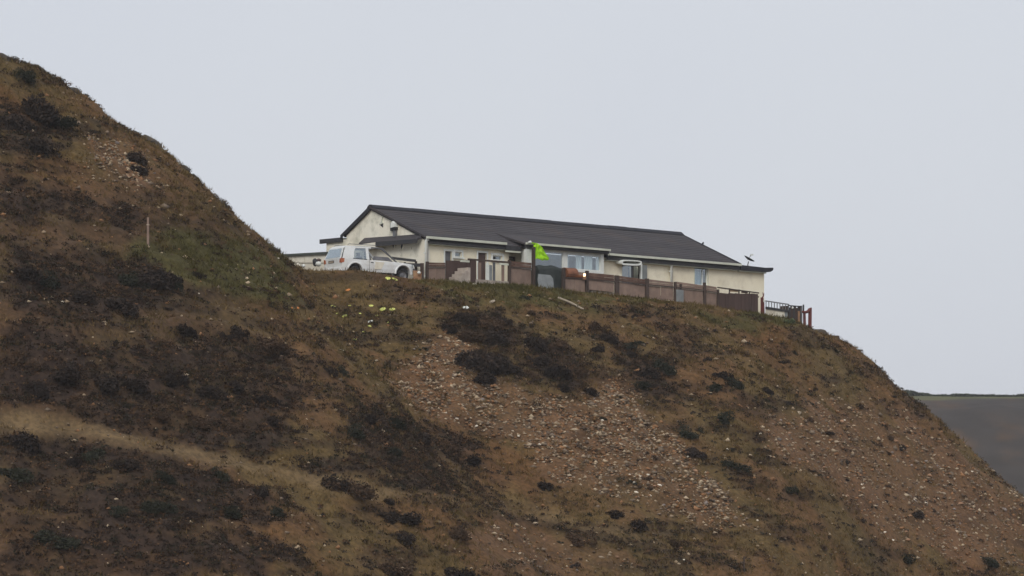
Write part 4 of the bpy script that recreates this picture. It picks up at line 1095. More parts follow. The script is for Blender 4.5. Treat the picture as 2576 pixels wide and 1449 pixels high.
# door edge line, handle, mirror, front lamp, bare door lining
MB().box(1.66, 1.672, -.963, -.955, .55, 1.05).build('door_gap', m_black, CAR)
MB().box(1.76, 1.92, -.985, -.958, .93, .96).build('door_handle', m_black, CAR)
pillar('door_lining', [(1.95, 1.10), (3.20, 1.06), (2.95, 1.28), (2.05, 1.30)], -1, m_seat, .03, dy=-.06)
MB().hexa([(2.0, -.972, .60), (2.42, -.972, .60), (2.42, -.955, .60), (2.0, -.955, .60), (2.05, -.968, 1.0), (2.62, -.968, .98), (2.62, -.945, .98), (2.05, -.945, 1.0)]).build('torn_door_skin', m_shed, CAR)
MB().hexa([(4.50, -.93, .55), (4.68, -.80, .52), (4.68, .80, .52), (4.50, .93, .55), (4.50, -.92, .74), (4.66, -.79, .72), (4.66, .79, .72), (4.50, .92, .74)]).build('front_bumper', m_bonnet, CAR)
MB().hexa([(4.4, -.90, .78), (4.61, -.78, .78), (4.61, -.50, .78), (4.4, -.5, .78), (4.4, -.89, .94), (4.61, -.77, .94), (4.61, -.50, .94), (4.4, -.5, .94)]).build('headlight', m_cglass, CAR)

def spot(u, v, y): return Vector(((u - CX) / FPX * y, y, (HV - v) / FPX * y))
# dark handrail in front of the gable, behind the bonnet
TR = -0.42
s0_, z0_ = gp(986, 649, TR); s1_, z1_ = gp(1045, 656, TR); s2_, z2_ = gp(1062, 667, TR)
HR = empty('timber_handrail', (HX, HY, HZ), HA)
tag(HR, 'dark timber handrail between the car bonnet and the gable wall', 'handrail')
MB().bar((TR, s0_, z0_), (TR, s1_, z1_), .09, .14).build('rail', m_fascia, HR)
MB().bar((TR - .02, s0_, z0_ - .36), (TR - .02, s2_, z2_), .09, .18).build('rail', m_fascia, HR)
for sp_ in (s0_ - .1, (s0_ + s1_) / 2, s1_ + .05):
    MB().box(TR + .05, TR + .13, sp_ - .05, sp_ + .05, gz_house(TR, sp_) - .2, min(z0_, z1_) - .02).build('post', m_post, HR)
a = spot(1049, 702, 197.0)
Rs = MB().prism([(-.2, -.2), (.24, -.25), (.26, .38), (.05, .44), (-.2, .46)], 'y', -.02, .02).build('rusty_sheet', m_rust, None, loc=a, rot=(R(-8), 0, R(20)))
tag(Rs, 'rusty tan sheet standing between the car front and the fence', 'sheet')
lump('white_ball', 1054, 686, 196.85, .10, m_white, 'white round float resting against the rusty sheet', 'float')

# ------------------------------------------------------------------ hedge line and shrubs on the far hill
def leaf_cloud(n, shape, size, seed, flat=0.0):
    """n small triangular leaves; shape(rng, n) gives their centres"""
    r = np.random.default_rng(seed)
    c = shape(r, n)
    d1 = r.normal(size=(n, 3)); d1 /= np.linalg.norm(d1, axis=1)[:, None]
    d2 = np.cross(d1, r.normal(size=(n, 3))); d2 /= np.linalg.norm(d2, axis=1)[:, None]
    s = size * r.uniform(0.6, 1.5, (n, 1))
    v = np.stack([c - d1 * s * .5 - d2 * s * .35, c + d1 * s * .5 - d2 * s * .25, c + d2 * s * .8], 1).reshape(-1, 3)
    return v, np.arange(n * 3).reshape(-1, 3)

m_hedge = mat('far hedge leaves', (0.045, 0.055, 0.028), 0.9, (0.03, 0.036, 0.022), scale=0.3, spec=0.1)
def far_ridge_top(x):
    j = int(np.argmin(abs(fx - x))); i = int(np.argmax((FZ / FY)[:, j])); return fy[i], FZ[i, j]
k = 0
for x in np.arange(66, 106, 2.6):
    y, z = far_ridge_top(x)
    u_ = CX + FPX * x / y
    h = (-0.35 + 1.35 * fbm(np.array([x]), np.array([0.0]), 7, 44, 3)[0]) * (1.35 if u_ < 2430 else 0.9)
    def shp(r, n, h=h):
        p = r.normal(size=(n, 3)); p /= np.linalg.norm(p, axis=1)[:, None]
        p *= r.uniform(.5, 1, (n, 1)) ** .5
        return p * np.array((2.3, 1.2, h * .6)) + np.array((0, 0, h * .45))
    h = max(h, .3)
    v, f = leaf_cloud(700, shp, .45, 500 + k)
    o = link('far_hedge', np_mesh('far_hedge', v, f), m_hedge, loc=(x + random.uniform(-.6, .6), y - 1.0, z))
    k += 1
    tag(o, 'dark green hedge bush on the skyline of the far hill', 'hedge', 'hedge bushes on the far skyline')

# ------------------------------------------------------------------ plants and stones on the slope
def bush_shape(seed):
    lr = np.random.default_rng(seed)
    k = lr.integers(6, 10)
    cen = np.stack([lr.uniform(-.62, .62, k), lr.uniform(-.55, .55, k), lr.uniform(.05, .40, k)], 1)
    rad = lr.uniform(.26, .48, k)
    def shp(r, n):
        i = r.integers(0, k, n); p = r.normal(size=(n, 3)); p /= np.linalg.norm(p, axis=1)[:, None]
        p *= (r.uniform(.25, 1.0, (n, 1))) ** .45
        q = cen[i] + p * rad[i][:, None] * np.array((1, 1, .85))
        q[:, 2] = np.abs(q[:, 2])
        return q
    return shp
m_bush = [mat('dark heather', (0.026, 0.021, 0.019), 0.95, (0.042, 0.030, 0.023), scale=4, rand=0.3, spec=0.05),
          mat('dark gorse', (0.025, 0.028, 0.020), 0.95, (0.038, 0.037, 0.024), scale=4, rand=0.3, spec=0.05),
          mat('brown bracken', (0.085, 0.052, 0.032), 0.95, (0.055, 0.038, 0.026), scale=4, rand=0.3, spec=0.05)]
m_stem = mat('woody stem', (0.05, 0.036, 0.026), 0.9, (0.035, 0.026, 0.02), scale=8)
bush_me = []; stem_me = []
for k in range(9):
    v, f = leaf_cloud(1500, bush_shape(200 + k), .085, 300 + k)
    me_ = np_mesh('foliage', v, f); me_.materials.append(m_bush[(0, 1, 0, 0, 1, 0, 2, 0, 1)[k]]); bush_me.append(me_)
    st = MB()
    for j in range(5):
        a = j * 1.26 + k
        st.tube([(0, 0, -.15), (.15 * math.cos(a), .15 * math.sin(a), .12), (.42 * math.cos(a), .42 * math.sin(a), .36)], [.03, .022, .008], 5)
    sm_ = st.mesh('stems'); sm_.materials.append(m_stem); stem_me.append(sm_)
tuss_me = []
for k in range(6):
    v, f = leaf_cloud(260, bush_shape(600 + k), .16, 640 + k)
    me_ = np_mesh('tussock', v, f); me_.materials.append(m_bush[(0, 1, 2)[k % 3]]); tuss_me.append(me_)

BUSH = [(1120, 822, 25), (1170, 800, 26), (1212, 800, 40), (1256, 805, 34), (1190, 838, 34), (1240, 845, 40), (1198, 905, 42), (1250, 912, 48), (1208, 940, 34), (1292, 925, 30),
        (1345, 862, 32), (1392, 857, 26), (1362, 900, 30), (1335, 940, 28), (1400, 937, 34), (1442, 930, 28), (1420, 975, 24), (1508, 822, 26), (1530, 850, 22), (1502, 872, 20),
        (1482, 982, 20), (1598, 862, 25), (1632, 930, 38), (1672, 920, 34), (1618, 962, 28), (1588, 890, 20), (1822, 940, 30), (1798, 970, 24), (1852, 962, 24), (1726, 1082, 30),
        (1820, 1048, 28), (1925, 977, 20), (1375, 1220, 26), (985, 1258, 20), (978, 1300, 26), (1030, 1294, 36), (1132, 1328, 38), (1020, 1352, 28), (1000, 1420, 40), (1150, 1440, 42),
        (830, 930, 24), (862, 932, 22), (640, 852, 42), (600, 832, 28), (692, 872, 30), (470, 832, 34), (370, 692, 50), (336, 702, 34), (424, 692, 30), (430, 716, 20), (300, 762, 40),
        (222, 742, 34), (60, 682, 40), (110, 700, 30), (80, 272, 58), (36, 300, 50), (100, 362, 50), (150, 300, 30), (330, 392, 30), (346, 422, 26), (560, 842, 20), (872, 1222, 44), (838, 1216, 30),
        (660, 1232, 30), (552, 1192, 26), (582, 1282, 30), (152, 1352, 44), (120, 1342, 30), (60, 1110, 56), (1612, 1318, 34), (1460, 1352, 30), (1850, 1167, 26), (1550, 1292, 20), (1740, 1130, 30),
        (690, 1060, 26), (240, 1140, 34), (330, 1160, 36), (420, 1200, 30), (190, 1160, 30), (30, 1180, 44), (930, 1050, 30), (1000, 1060, 30), (1060, 1100, 34), (1120, 1120, 30), (1180, 1150, 26), (890, 1080, 30),
        (980, 1130, 26), (60, 900, 40), (160, 930, 40), (250, 960, 40), (350, 960, 38), (440, 950, 36), (520, 980, 36), (600, 970, 36), (660, 1000, 32), (100, 980, 36), (200, 1010, 34), (480, 1050, 34), (560, 1060, 30),
        (380, 1030, 30), (300, 1280, 30), (400, 1270, 30), (480, 1290, 26), (700, 1285, 28), (2310, 1290, 24), (2480, 1405, 26), (2280, 1400, 24), (1990, 1230, 20), (1700, 1360, 24), (500, 690, 20), (60, 190, 26)]
def zone(u, v):
    if u < 745:
        return 'high on the left spur' if v < 520 else ('near the left grassy patch' if v < 800 else ('across the middle of the left spur' if v < 1095 else 'below the pale track on the left'))
    if v > 1180: return 'along the bottom slope' if u < 1900 else 'at the right slope foot'
    if u < 1105: return 'in the gully below the car'
    if u < 1320: return 'directly below the yellow-green cloth' if u > 1250 else 'beside the top of the scree'
    if u < 1560: return 'below the middle of the yard fence'
    return 'on the right slope'
def up_normal(x, y):
    e = .5
    n = Vector((-(ground_z(x + e, y) - ground_z(x - e, y)) / (2 * e), -(ground_z(x, y + e) - ground_z(x, y - e)) / (2 * e), 1)).normalized()
    return n
byz = {}
for i, (u, v, r) in enumerate(BUSH):
    p = at(u, v + r * .45)
    if p is None: continue
    byz.setdefault(zone(u, v), []).append((u, v, r, p))
cnt = 0
for zn, lst in byz.items():
    lst.sort(key=lambda a: a[0])
    for k, (u, v, r, p) in enumerate(lst):
        rm = r * p.y / FPX * 1.32
        n = up_normal(p.x, p.y); n = (n + Vector((0, 0, 1.6))).normalized()
        q = n.to_track_quat('Z', 'Y').to_euler()
        o = empty('heather_bush', (p.x, p.y, p.z - .06), rot=q)
        j = (cnt * 5 + k) % 9; cnt += 1
        fo = link('foliage', bush_me[j], parent=o, rot=(0, 0, random.uniform(0, 6.28)), sc=(rm * random.uniform(.95, 1.35), rm * random.uniform(.85, 1.15), rm * random.uniform(.85, 1.25)))
        link('stems', stem_me[j], parent=o, sc=(rm, rm, rm * .8))
        lab = 'dark low bush %s' % zn if len(lst) == 1 else 'dark low bush %s, %s from the left there' % (zn, ORD[k] if k < 20 else ORD[19])
        if k >= 20: lab = 'dark low bush %s, one of the rightmost there' % zn
        tag(o, lab, 'bush', 'dark bushes ' + zn)

# small tussocks dotted over the slope
vis = []
tries = 0
TZ = {}
while len(vis) < 230 and tries < 3000:
    tries += 1
    if random.random() < .55: u, v = random.uniform(1480, 2300), random.uniform(780, 1400)
    else: u, v = random.uniform(0, 2560), random.uniform(250, 1440)
    p = at(u, v)
    if p is None or p.y > 222 or float(poly_sd(np.array([p.x]), np.array([p.y]), PLAT)[0]) < 1.2: continue
    if inpoly(np.array([u]), np.array([v]), TRACK)[0]: continue
    vis.append((u, v, p))
for i, (u, v, p) in enumerate(vis):
    rp = random.choice((7, 8, 9, 11, 14)); r = rp * p.y / FPX
    n = (up_normal(p.x, p.y) + Vector((0, 0, 1))).normalized()
    o = link('tussock', tuss_me[i % 6], loc=(p.x, p.y, p.z - .03), rot=n.to_track_quat('Z', 'Y').to_euler(), sc=(r * 1.4, r * 1.2, r))
    lk = '%s %s' % ({7: 'tiny', 8: 'small', 9: 'low', 11: 'rounded', 14: 'larger'}[rp], ('blackish', 'dark green', 'brown')[i % 3])
    sd = 'upper' if v < 900 else ('middle' if v < 1150 else 'lower')
    tag(o, '%s tussock growing %s, %s part' % (lk, zone(u, v), sd), 'tussock', '%s tussocks %s, %s part' % (lk, zone(u, v), sd))

# stones
ph = (1 + 5 ** .5) / 2
ICO_V = np.array([(-1, ph, 0), (1, ph, 0), (-1, -ph, 0), (1, -ph, 0), (0, -1, ph), (0, 1, ph), (0, -1, -ph), (0, 1, -ph), (ph, 0, -1), (ph, 0, 1), (-ph, 0, -1), (-ph, 0, 1)]) / 1.9
ICO_F = np.array([(0, 11, 5), (0, 5, 1), (0, 1, 7), (0, 7, 10), (0, 10, 11), (1, 5, 9), (5, 11, 4), (11, 10, 2), (10, 7, 6), (7, 1, 8), (3, 9, 4), (3, 4, 2), (3, 2, 6), (3, 6, 8), (3, 8, 9), (4, 9, 5), (2, 4, 11), (6, 2, 10), (8, 6, 7), (9, 8, 1)])
m_stone = [mat('pale stone', (0.46, 0.37, 0.27), 0.9, (0.34, 0.27, 0.19), scale=6, rand=0.25, spec=0.15), mat('orange stone', (0.34, 0.20, 0.12), 0.9, (0.26, 0.16, 0.10), scale=6, rand=0.3, spec=0.15),
           mat('grey stone', (0.24, 0.20, 0.18), 0.9, (0.17, 0.145, 0.13), scale=6, rand=0.3, spec=0.15), mat('white stone', (0.78, 0.72, 0.60), 0.8, (0.70, 0.62, 0.50), scale=6, rand=0.1, spec=0.2)]
stone_me = {}
for mi in range(4):
    for k in range(4):
        v = ICO_V * rng.uniform(.7, 1.25, (12, 1)) * np.array((1.3, 1.0, .55))
        me_ = np_mesh('stone', v, ICO_F); me_.materials.append(m_stone[mi]); stone_me[mi, k] = me_
BRIGHT = [(155, 763, 9), (500, 741, 4), (372, 765, 5), (100, 238, 5), (1074, 911, 5), (1198, 1073, 7), (1434, 1030, 5), (1357, 1118, 6), (1480, 1104, 5), (1515, 1058, 6), (1555, 1060, 5), (1645, 1103, 5), (1304, 1097, 6),
          (1290, 1085, 6), (1582, 1195, 8), (1610, 1200, 7), (1630, 1195, 7), (1594, 1216, 7), (1660, 1222, 8), (1600, 1240, 8), (1635, 1248, 7), (1720, 1410, 6), (1912, 1092, 6), (1905, 1310, 6), (1935, 1345, 5), (2165, 1220, 6),
          (2298, 1258, 5), (2330, 1265, 5), (2358, 1255, 6), (2124, 1058, 5), (1830, 1130, 4), (1730, 1150, 5), (1940, 855, 5), (2225, 1340, 6), (2245, 1360, 6), (1770, 1295, 5), (1060, 985, 6), (1120, 1040, 6), (1150, 1055, 6), (1100, 1015, 5),
          (2543, 1220, 5), (2443, 1188, 7), (700, 650, 4)]
BRIGHT.sort()
nb = {}
for i, (u, v, r) in enumerate(BRIGHT):
    p = at(u, v)
    if p is None: continue
    zn = 'on the left spur' if u < 745 else ('on the main scree' if u < 1760 else 'on the right slope')
    nb.setdefault(zn, []).append((u, r, p))
for zn, lst in nb.items():
    for k, (u, r, p) in enumerate(lst):
        s_ = r * p.y / FPX * .72
        o = link('pale_stone', stone_me[3, k % 4], loc=(p.x, p.y, p.z + s_ * .1), rot=(random.uniform(-.3, .5), random.uniform(-.3, .3), random.uniform(0, 6.3)), sc=s_)
        tag(o, 'bright whitish stone %s, %s from the left there' % (zn, ORD[k]) if k < 20 else 'bright whitish stone near the right edge %s' % zn, 'stone', 'bright stones ' + zn)
got = 0; tries = 0
SCW = [(SCREE[0], .58), (SCREE[1], .30), (SCREE[2], .04), (SCREE[3], .08)]
while got < 256 and tries < 4000:
    tries += 1
    P = random.choices([a for a, b in SCW], [b for a, b in SCW])[0]
    us_, vs_ = [a for a, b in P], [b for a, b in P]
    u, v = random.uniform(min(us_), max(us_)), random.uniform(min(vs_), max(vs_))
    if not inpoly(np.array([u]), np.array([v]), P)[0]: continue
    p = at(u, v)
    if p is None: continue
    sp = random.choice((2.6, 3, 3.5, 4, 4.8, 5.5, 7.5)); s_ = sp * p.y / FPX; mi = random.choices((0, 1, 2), (.36, .34, .30))[0]
    o = link('scree_stone', stone_me[mi, got % 4], loc=(p.x, p.y, p.z + s_ * .05), rot=(random.uniform(-.3, .8), random.uniform(-.4, .4), random.uniform(0, 6.3)), sc=s_)
    zn = {0: 'on the main scree', 1: 'on the right slope', 2: 'high on the left spur', 3: 'along the bottom slope'}[[id(a) for a, b in SCW].index(id(P))]
    cn = ('small ' if sp < 4.6 else ('medium ' if sp < 7 else 'large ')) + ('pale', 'orange brown', 'grey')[mi]
    zn = zn + (', upper part' if v < 1080 else ', lower part')
    tag(o, '%s stone lying %s' % (cn, zn), 'stone', '%s stones %s' % (cn, zn)); got += 1

# scree rubble too small to pick apart
def sample_land(n, x0=-29.5, x1=30, y0=140, y1=224):
    x = rng.uniform(x0, x1, n); y = rng.uniform(y0, y1, n)
    z = terrain_base(x, y)
    k = (np.abs((x / y)) < .142) & (z > -1.6)
    return x[k], y[k], z[k]
x, y, z = sample_land(620000)
u, v = project(x, y, z)
sm = soft_mask(u, v, SCREE[:1] + SCREE[2:3], x, y, 55) * (1 + .8 * sstep(.42, .6, fbm(x, y, 2.5, 141, 3))) + .5 * soft_mask(u, v, SCREE[1:2], x, y, 110) + .15 * soft_mask(u, v, SCREE[3:4], x, y, 90)
prob = .02 + .55 * sm * (.4 + .6 * fbm(x, y, 1.5, 140, 3))
off_ = poly_sd(x, y, PLAT) > .6
k = (rng.uniform(size=len(x)) < prob * 1.25) & off_
x, y, z = x[k][:110000], y[k][:110000], z[k][:110000]
N = len(x)
sc_ = .020 + .085 * rng.uniform(size=N) ** 3 * (1 + .8 * (rng.uniform(size=N) < .12))
OCT_V = np.array([(1, 0, 0), (-1, 0, 0), (0, 1, 0), (0, -1, 0), (0, 0, 1), (0, 0, -1)], float)
OCT_F = np.array([(0, 2, 4), (2, 1, 4), (1, 3, 4), (3, 0, 4), (2, 0, 5), (1, 2, 5), (3, 1, 5), (0, 3, 5)])
V = np.zeros((N, 6, 3)); th = rng.uniform(0, 6.28, N); ct, st_ = np.cos(th), np.sin(th)
base = (OCT_V[None] * rng.uniform(.7, 1.35, (N, 6, 1)) + rng.uniform(-.3, .3, (N, 6, 3))) * np.array((1.35, 1, .7)) * sc_[:, None, None]
V[..., 0] = base[..., 0] * ct[:, None] - base[..., 1] * st_[:, None] + x[:, None]
V[..., 1] = base[..., 0] * st_[:, None] + base[..., 1] * ct[:, None] + y[:, None]
V[..., 2] = base[..., 2] + z[:, None] + sc_[:, None] * .25
Fc = (OCT_F[None] + (np.arange(N) * 6)[:, None, None]).reshape(-1, 3)
me = np_mesh('scree_rubble', V.reshape(-1, 3), Fc)
pal = np.array([(.33, .25, .165), (.28, .15, .075), (.21, .16, .115), (.12, .085, .06), (.48, .38, .26)])
set_color(me, 'cover', np.repeat(pal[rng.choice(5, N, p=[.24, .27, .20, .17, .12])] * rng.uniform(.75, 1.15, (N, 1)), 6, 0))
m_rub = mat('rubble stone', (1.05, 1.05, 1.05), 0.95, (.8, .8, .8), scale=7, attr='cover', spec=0.1)
tag(link('scree_rubble', me, m_rub), 'loose small stones strewn over the bare slope', 'scree', kind='stuff')

# dry grass
def blades(x, y, z, nb_, L0, L1, wd, colr):
    N = len(x); M = N * nb_
    X = np.repeat(x, nb_) + rng.normal(0, .09, M); Y = np.repeat(y, nb_) + rng.normal(0, .09, M)
    Z = np.repeat(z, nb_) - .03
    L = rng.uniform(L0, L1, M) * np.repeat(rng.uniform(.6, 1.3, N), nb_)
    a = rng.uniform(0, 6.28, M); ln = rng.uniform(.15, .9, M)
    dx, dy = np.cos(a) * ln * L, np.sin(a) * ln * L - .15 * L
    b = rng.uniform(0, 6.28, M); w = wd * rng.uniform(.6, 1.4, M)
    P = np.stack([np.stack([X - np.cos(b) * w, Y - np.sin(b) * w, Z], -1), np.stack([X + np.cos(b) * w, Y + np.sin(b) * w, Z], -1), np.stack([X + dx, Y + dy, Z + L * .8], -1)], 1)
    C = np.repeat(np.repeat(colr, nb_, 0) * rng.uniform(.75, 1.3, (M, 1)), 3, 0)
    return P.reshape(-1, 3), np.arange(M * 3).reshape(-1, 3), C
x, y, z = sample_land(330000)
u, v = project(x, y, z)
d_ = poly_sd(x, y, PLAT)
dk = soft_mask(u, v, DARK, x, y); scm = soft_mask(u, v, SCREE, x, y, 40); gr = soft_mask(u, v, GREEN, x, y); tr = soft_mask(u, v, [TRACK], x, y, 18)
pr = np.clip(.5 + .4 * gr - .28 * dk - .40 * scm - .3 * tr, .03, 1) * (.3 + 1.2 * sstep(.35, .65, fbm(x, y, 1.8, 150, 4)))
pr = np.where((d_ < -.75) & (x > -2), 0, pr); pr = np.where(d_ < -1.2, 0, pr)
k = rng.uniform(size=len(x)) < pr * .55
x, y, z, gr, dk = x[k][:64000], y[k][:64000], z[k][:64000], gr[k][:64000], dk[k][:64000]
cl = cover_color(x, y, z)
straw = np.array((.195, .130, .055)); ol = np.array((.118, .090, .034)); gn = np.array((.078, .078, .024))
w1 = sstep(.35, .65, fbm(x, y, 2.6, 160, 4))[:, None]
cg = (straw * w1 + ol * (1 - w1)) * (1 - .75 * gr[:, None]) + gn * .75 * gr[:, None]
cg = cg * .62 + cl * .38; cg = cg * (1 - .45 * dk[:, None])
v_, f_, c_ = blades(x, y, z, 6, .10, .30, .022, cg)
me = np_mesh('dry_grass', v_, f_); set_color(me, 'cover', c_)
m_grass = mat('dry grass blades', (1.05, 1.05, 1.0), 0.95, (.8, .8, .8), scale=2, attr='cover', spec=0.05)
tag(link('dry_grass', me, m_grass), 'rough dry grass covering the hillside', 'grass', kind='stuff')

# low heather mat
x, y, z = sample_land(200000)
u, v = project(x, y, z)
dk = soft_mask(u, v, DARK, x, y); scm = soft_mask(u, v, SCREE, x, y, 40); tr = soft_mask(u, v, [TRACK], x, y, 18)
st_ = fbm(x * 0.5 + y * 0.2, z * 2.6, 1.5, 101, 4)
pr = np.clip(.06 + .85 * dk + .34 * sstep(.5, .64, st_) - .35 * scm - .5 * tr + .8 * soft_mask(u, v, [LINE], x, y, 7), .01, 1)
d_ = poly_sd(x, y, PLAT)
k = (rng.uniform(size=len(x)) < pr * .55) & (d_ > .8)
x, y, z = x[k][:27000], y[k][:27000], z[k][:27000]
N = len(x); nl = 22
R_ = rng.uniform(.12, .34, N)
p3 = rng.normal(size=(N, nl, 3)); p3 /= np.linalg.norm(p3, axis=2)[..., None]; p3[..., 2] = np.abs(p3[..., 2]) * .7
c3 = p3 * (R_[:, None] * rng.uniform(.5, 1, (N, nl)))[..., None] + np.stack([x, y, z], -1)[:, None, :]
M = N * nl; c3 = c3.reshape(M, 3)
d1 = rng.normal(size=(M, 3)); d1 /= np.linalg.norm(d1, axis=1)[:, None]
d2 = np.cross(d1, rng.normal(size=(M, 3))); d2 /= np.linalg.norm(d2, axis=1)[:, None]
s3 = rng.uniform(.05, .11, (M, 1))
V = np.stack([c3 - d1 * s3 * .5, c3 + d1 * s3 * .5, c3 + d2 * s3 * .9], 1).reshape(-1, 3)
hc = np.array([(.036, .025, .019), (.052, .033, .023), (.034, .030, .019), (.100, .058, .032)])
C = np.repeat(np.repeat(hc[rng.choice(4, N, p=[.34, .28, .18, .20])], nl, 0) * rng.uniform(.7, 1.35, (M, 1)), 3, 0)
me = np_mesh('heather_mat', V, np.arange(M * 3).reshape(-1, 3)); set_color(me, 'cover', C)
tag(link('heather_mat', me, m_grass), 'low dark heather growing in a mat over the slope', 'heather', kind='stuff')

# ------------------------------------------------------------------ litter and single things on the slope
m_yel = mat('pale yellow plastic', (0.70, 0.72, 0.18), 0.6, (0.45, 0.48, 0.14), scale=5)
m_org = mat('orange plastic', (0.62, 0.24, 0.06), 0.6, (0.5, 0.18, 0.05), scale=5)
LIT = [(838, 772, 6, m_yel, 'curled pale yellow scrap'), (866, 797, 8, m_yel, 'yellow-green crumpled bag'), (932, 772, 7, m_yel, 'pale yellow scrap'), (962, 780, 9, m_yel, 'flat yellow wrapper'), (986, 780, 8, m_yel, 'yellow plastic tub'),
       (932, 811, 7, m_white, 'whitish carton'), (930, 822, 5, m_yel, 'small dull yellow scrap'), (890, 855, 7, m_yel, 'bright yellow scrap'), (875, 731, 6, m_org, 'orange plastic scrap'), (733, 775, 5, m_org, 'small orange scrap'), (748, 777, 6, m_org, 'flat orange strip'),
       (975, 703, 9, m_yel, 'torn pale yellow bag'), (993, 704, 8, m_yel, 'pale yellow bag end'), (1170, 777, 10, m_white, 'flat white rag'), (1237, 762, 9, m_timber, 'pale wood chip'), (1195, 716, 6, m_shed, 'dull white scrap'), (870, 853, 4, m_timber, 'small tan scrap'),
       (946, 908, 5, m_timber, 'tan scrap'), (860, 882, 5, m_shed, 'cream scrap'), (1530, 772, 5, m_shed, 'cream chip'), (1600, 868, 8, m_timber, 'tan slab of wood')]
LIT += [(848, 790, 4, m_yel, 'tiny yellow fleck'), (905, 790, 4, m_yel, 'small yellow-green fleck'), (948, 795, 4, m_yel, 'thin yellow fleck'), (915, 836, 4, m_yel, 'yellowish fleck'), (975, 812, 4, m_yel, 'faint yellow fleck'), (880, 770, 4, m_yel, 'pale green fleck')]
for i, (u, v, r, m_, nm) in enumerate(LIT):
    p = at(u, v)
    if p is None: continue
    s_ = r * p.y / FPX * .8
    b = MB(); n = 7
    rows = [[(math.cos(6.283 * k / n) * s_ * rr * random.uniform(.8, 1.2) * 1.3, math.sin(6.283 * k / n) * s_ * rr * random.uniform(.7, 1.1), h * s_ + random.uniform(-.1, .1) * s_) for k in range(n)] for rr, h in ((.9, -.2), (1.0, .02), (.7, .2), (.3, .22))]
    b.grid(rows, closed=True); b.add(rows[-1], [tuple(range(n))])
    o = b.build('litter_scrap', m_, None, loc=(p.x, p.y, p.z + s_ * .3), rot=(R(35), random.uniform(-.3, .3), random.uniform(-.5, .5)))
    where = 'below the car' if u < 1060 else 'below the yard fence'
    if u < 800: where = 'in the gully left of the litter'
    pos = '' if i not in (3, 12) else ''
    tag(o, '%s lying on the grass %s' % (nm, where), 'litter', 'litter on the slope')

a, b = at(1404, 752), at(1468, 781)
a.z += .06; b.z += .05
o = MB().tube([(0, 0, 0), (b - a) * .5 + Vector((0, 0, .04)), b - a], [.055, .06, .045], 8).build('timber_pole', m_timber, None, loc=a)
tag(o, 'long pale pole lying on the grass below the fence', 'pole')
p = at(372, 612)
W = empty('slope_post', (p.x, p.y, p.z)); tag(W, 'thin grey post standing alone on the left spur', 'post')
h = 64 * p.y / FPX
MB().hexa([(-.05, -.05, -.3), (.06, -.05, -.3), (.06, .05, -.3), (-.05, .05, -.3), (-.04, -.04, h), (.05, -.04, h + .03), (.05, .04, h), (-.04, .04, h)]).build('shaft', m_fence, W)
MB().box(-.06, .07, -.055, .055, h * .7, h * .74).build('collar', m_timber, W)
p = at(1871, 1440)
W = empty('slope_post', (p.x, p.y, p.z)); tag(W, 'short dark stake near the bottom of the right slope', 'post')
MB().tube([(0, 0, -.3), (.02, 0, .75)], [.045, .035], 7).build('shaft', m_post, W)
MB().tube([(.0, -.05, .55), (.03, -.05, .57)], .03, 6).build('knot', m_stem, W)

# boulder and slab at the end of the yard
p = Vector(((2062 - CX) / FPX * 220.5, 220.5, 0)); p.z = ground_z(p.x, p.y)
b = MB(); n = 12
rows = [[(math.cos(6.283 * k / n) * .44 * rr * random.uniform(.9, 1.08), math.sin(6.283 * k / n) * .4 * rr, h + random.uniform(-.02, .02)) for k in range(n)] for rr, h in ((1.0, -.3), (1.05, .05), (.85, .17), (.5, .24), (.1, .26))]
b.grid(rows, closed=True)
o = b.build('boulder', mat('brown boulder', (.085, .068, .05), .95, (.06, .048, .038), scale=4, bump=.5), None, loc=p); tag(o, 'rounded brown boulder on the skyline beside the red gate frame', 'boulder')
p = Vector(((2092 - CX) / FPX * 221.2, 221.2, 0)); p.z = (HV - 846) / FPX * 221.2
o = MB().hexa([(-.6, -.3, -.35), (.42, -.3, -.35), (.42, .3, -.35), (-.6, .3, -.35), (-.55, -.3, .06), (.44, -.3, .02), (.44, .3, .02), (-.55, .3, .06)]).build('timber_slab', m_post, None, loc=p)
tag(o, 'dark timber slab on the skyline where the slope drops away', 'slab')
# green plant at the foot of the bin store
p = at(1985, 813)
if p is not None:
    v, f = leaf_cloud(260, bush_shape(901), .2, 902)
    o = link('green_plant', np_mesh('green_plant', v, f), mat('green leaves', (.10, .12, .06), .9, (.07, .09, .045), scale=5), loc=p, sc=(.45, .4, .4))
    tag(o, 'grey-green weed at the foot of the slatted bin store', 'plant')

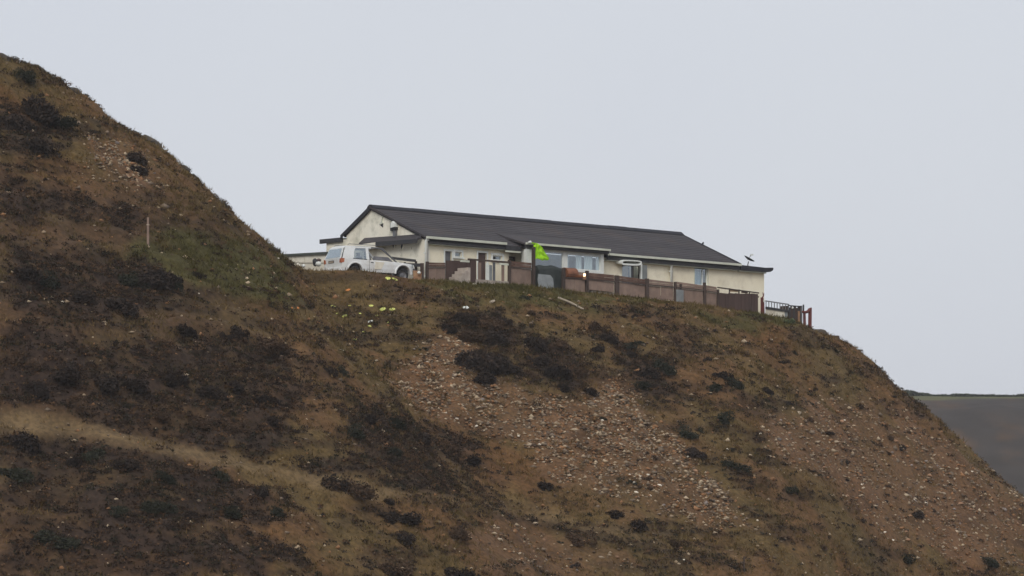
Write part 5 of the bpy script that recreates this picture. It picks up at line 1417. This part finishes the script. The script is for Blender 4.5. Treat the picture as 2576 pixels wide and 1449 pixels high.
# dark rocks breaking the skyline of the left spur
m_crag = mat('dark crag', (.085, .072, .058), .95, (.05, .044, .04), scale=3, bump=.6, bscale=8, rand=.2)
CRAG = [(10, 150, 26), (100, 186, 16), (192, 226, 14), (345, 332, 16), (378, 352, 18), (392, 372, 14), (468, 434, 12), (492, 460, 12), (562, 520, 12), (640, 588, 10), (690, 632, 12)]
for k, (u, v, r) in enumerate(CRAG):
    p = None; vv = v - 30
    while p is None and vv < v + 60:
        p = at(u, vv); vv += 1
    if p is None: continue
    s_ = r * p.y / FPX; b = MB(); n = 9
    rows = [[(math.cos(6.283 * j / n) * s_ * rr * random.uniform(.75, 1.2) * 1.25, math.sin(6.283 * j / n) * s_ * rr * random.uniform(.7, 1.1), h * s_ + random.uniform(-.1, .1) * s_) for j in range(n)] for rr, h in ((1.0, -.8), (1.05, -.1), (.85, .25), (.45, .42))]
    b.grid(rows, closed=True); b.add(rows[-1], [tuple(range(n))])
    o = b.build('rock_outcrop', m_crag, None, loc=(p.x, p.y, p.z - .12 * s_), rot=(0, R(32), random.uniform(-.4, .4)))
    tag(o, 'dark rock breaking the skyline of the left spur, %s from the left' % ORD[k], 'rock', 'rocks on the left skyline')

# ------------------------------------------------------------------ damp sea air
hz_ = MB().box(-1500, 1500, -60, 1250, -40, 60).build('haze', None)
hm = bpy.data.materials.new('haze'); hm.use_nodes = True
hn = hm.node_tree; hn.nodes.clear()
ho = hn.nodes.new('ShaderNodeOutputMaterial'); hv_ = hn.nodes.new('ShaderNodeVolumePrincipled')
hv_.inputs['Color'].default_value = (.86, .88, .92, 1); hv_.inputs['Density'].default_value = 0.00017
hn.links.new(hv_.outputs[0], ho.inputs['Volume'])
hz_.data.materials.append(hm)
tag(hz_, 'thin pale haze in the air over the valley', 'haze', kind='stuff')


# ------------------------------------------------------------------ things that still share a label are told apart by their order across the hill
share = {}
for o in scene.objects:
    if o.parent is None and 'label' in o: share.setdefault(o['label'], []).append(o)
for lab, lst in share.items():
    if len(lst) < 2: continue
    lst.sort(key=lambda o: o.location.x / o.location.y)
    for k, o in enumerate(lst):
        if len(lab.split()) > 13: lab = lab.replace(' growing', '').replace(' lying', '').replace(', upper part', ' above').replace(', middle part', ' midway').replace(', lower part', ' below')
        if k < 20: o['label'] = lab + (', %s from the left' if len(lab.split()) <= 12 else ', %s from left') % ORD[k]
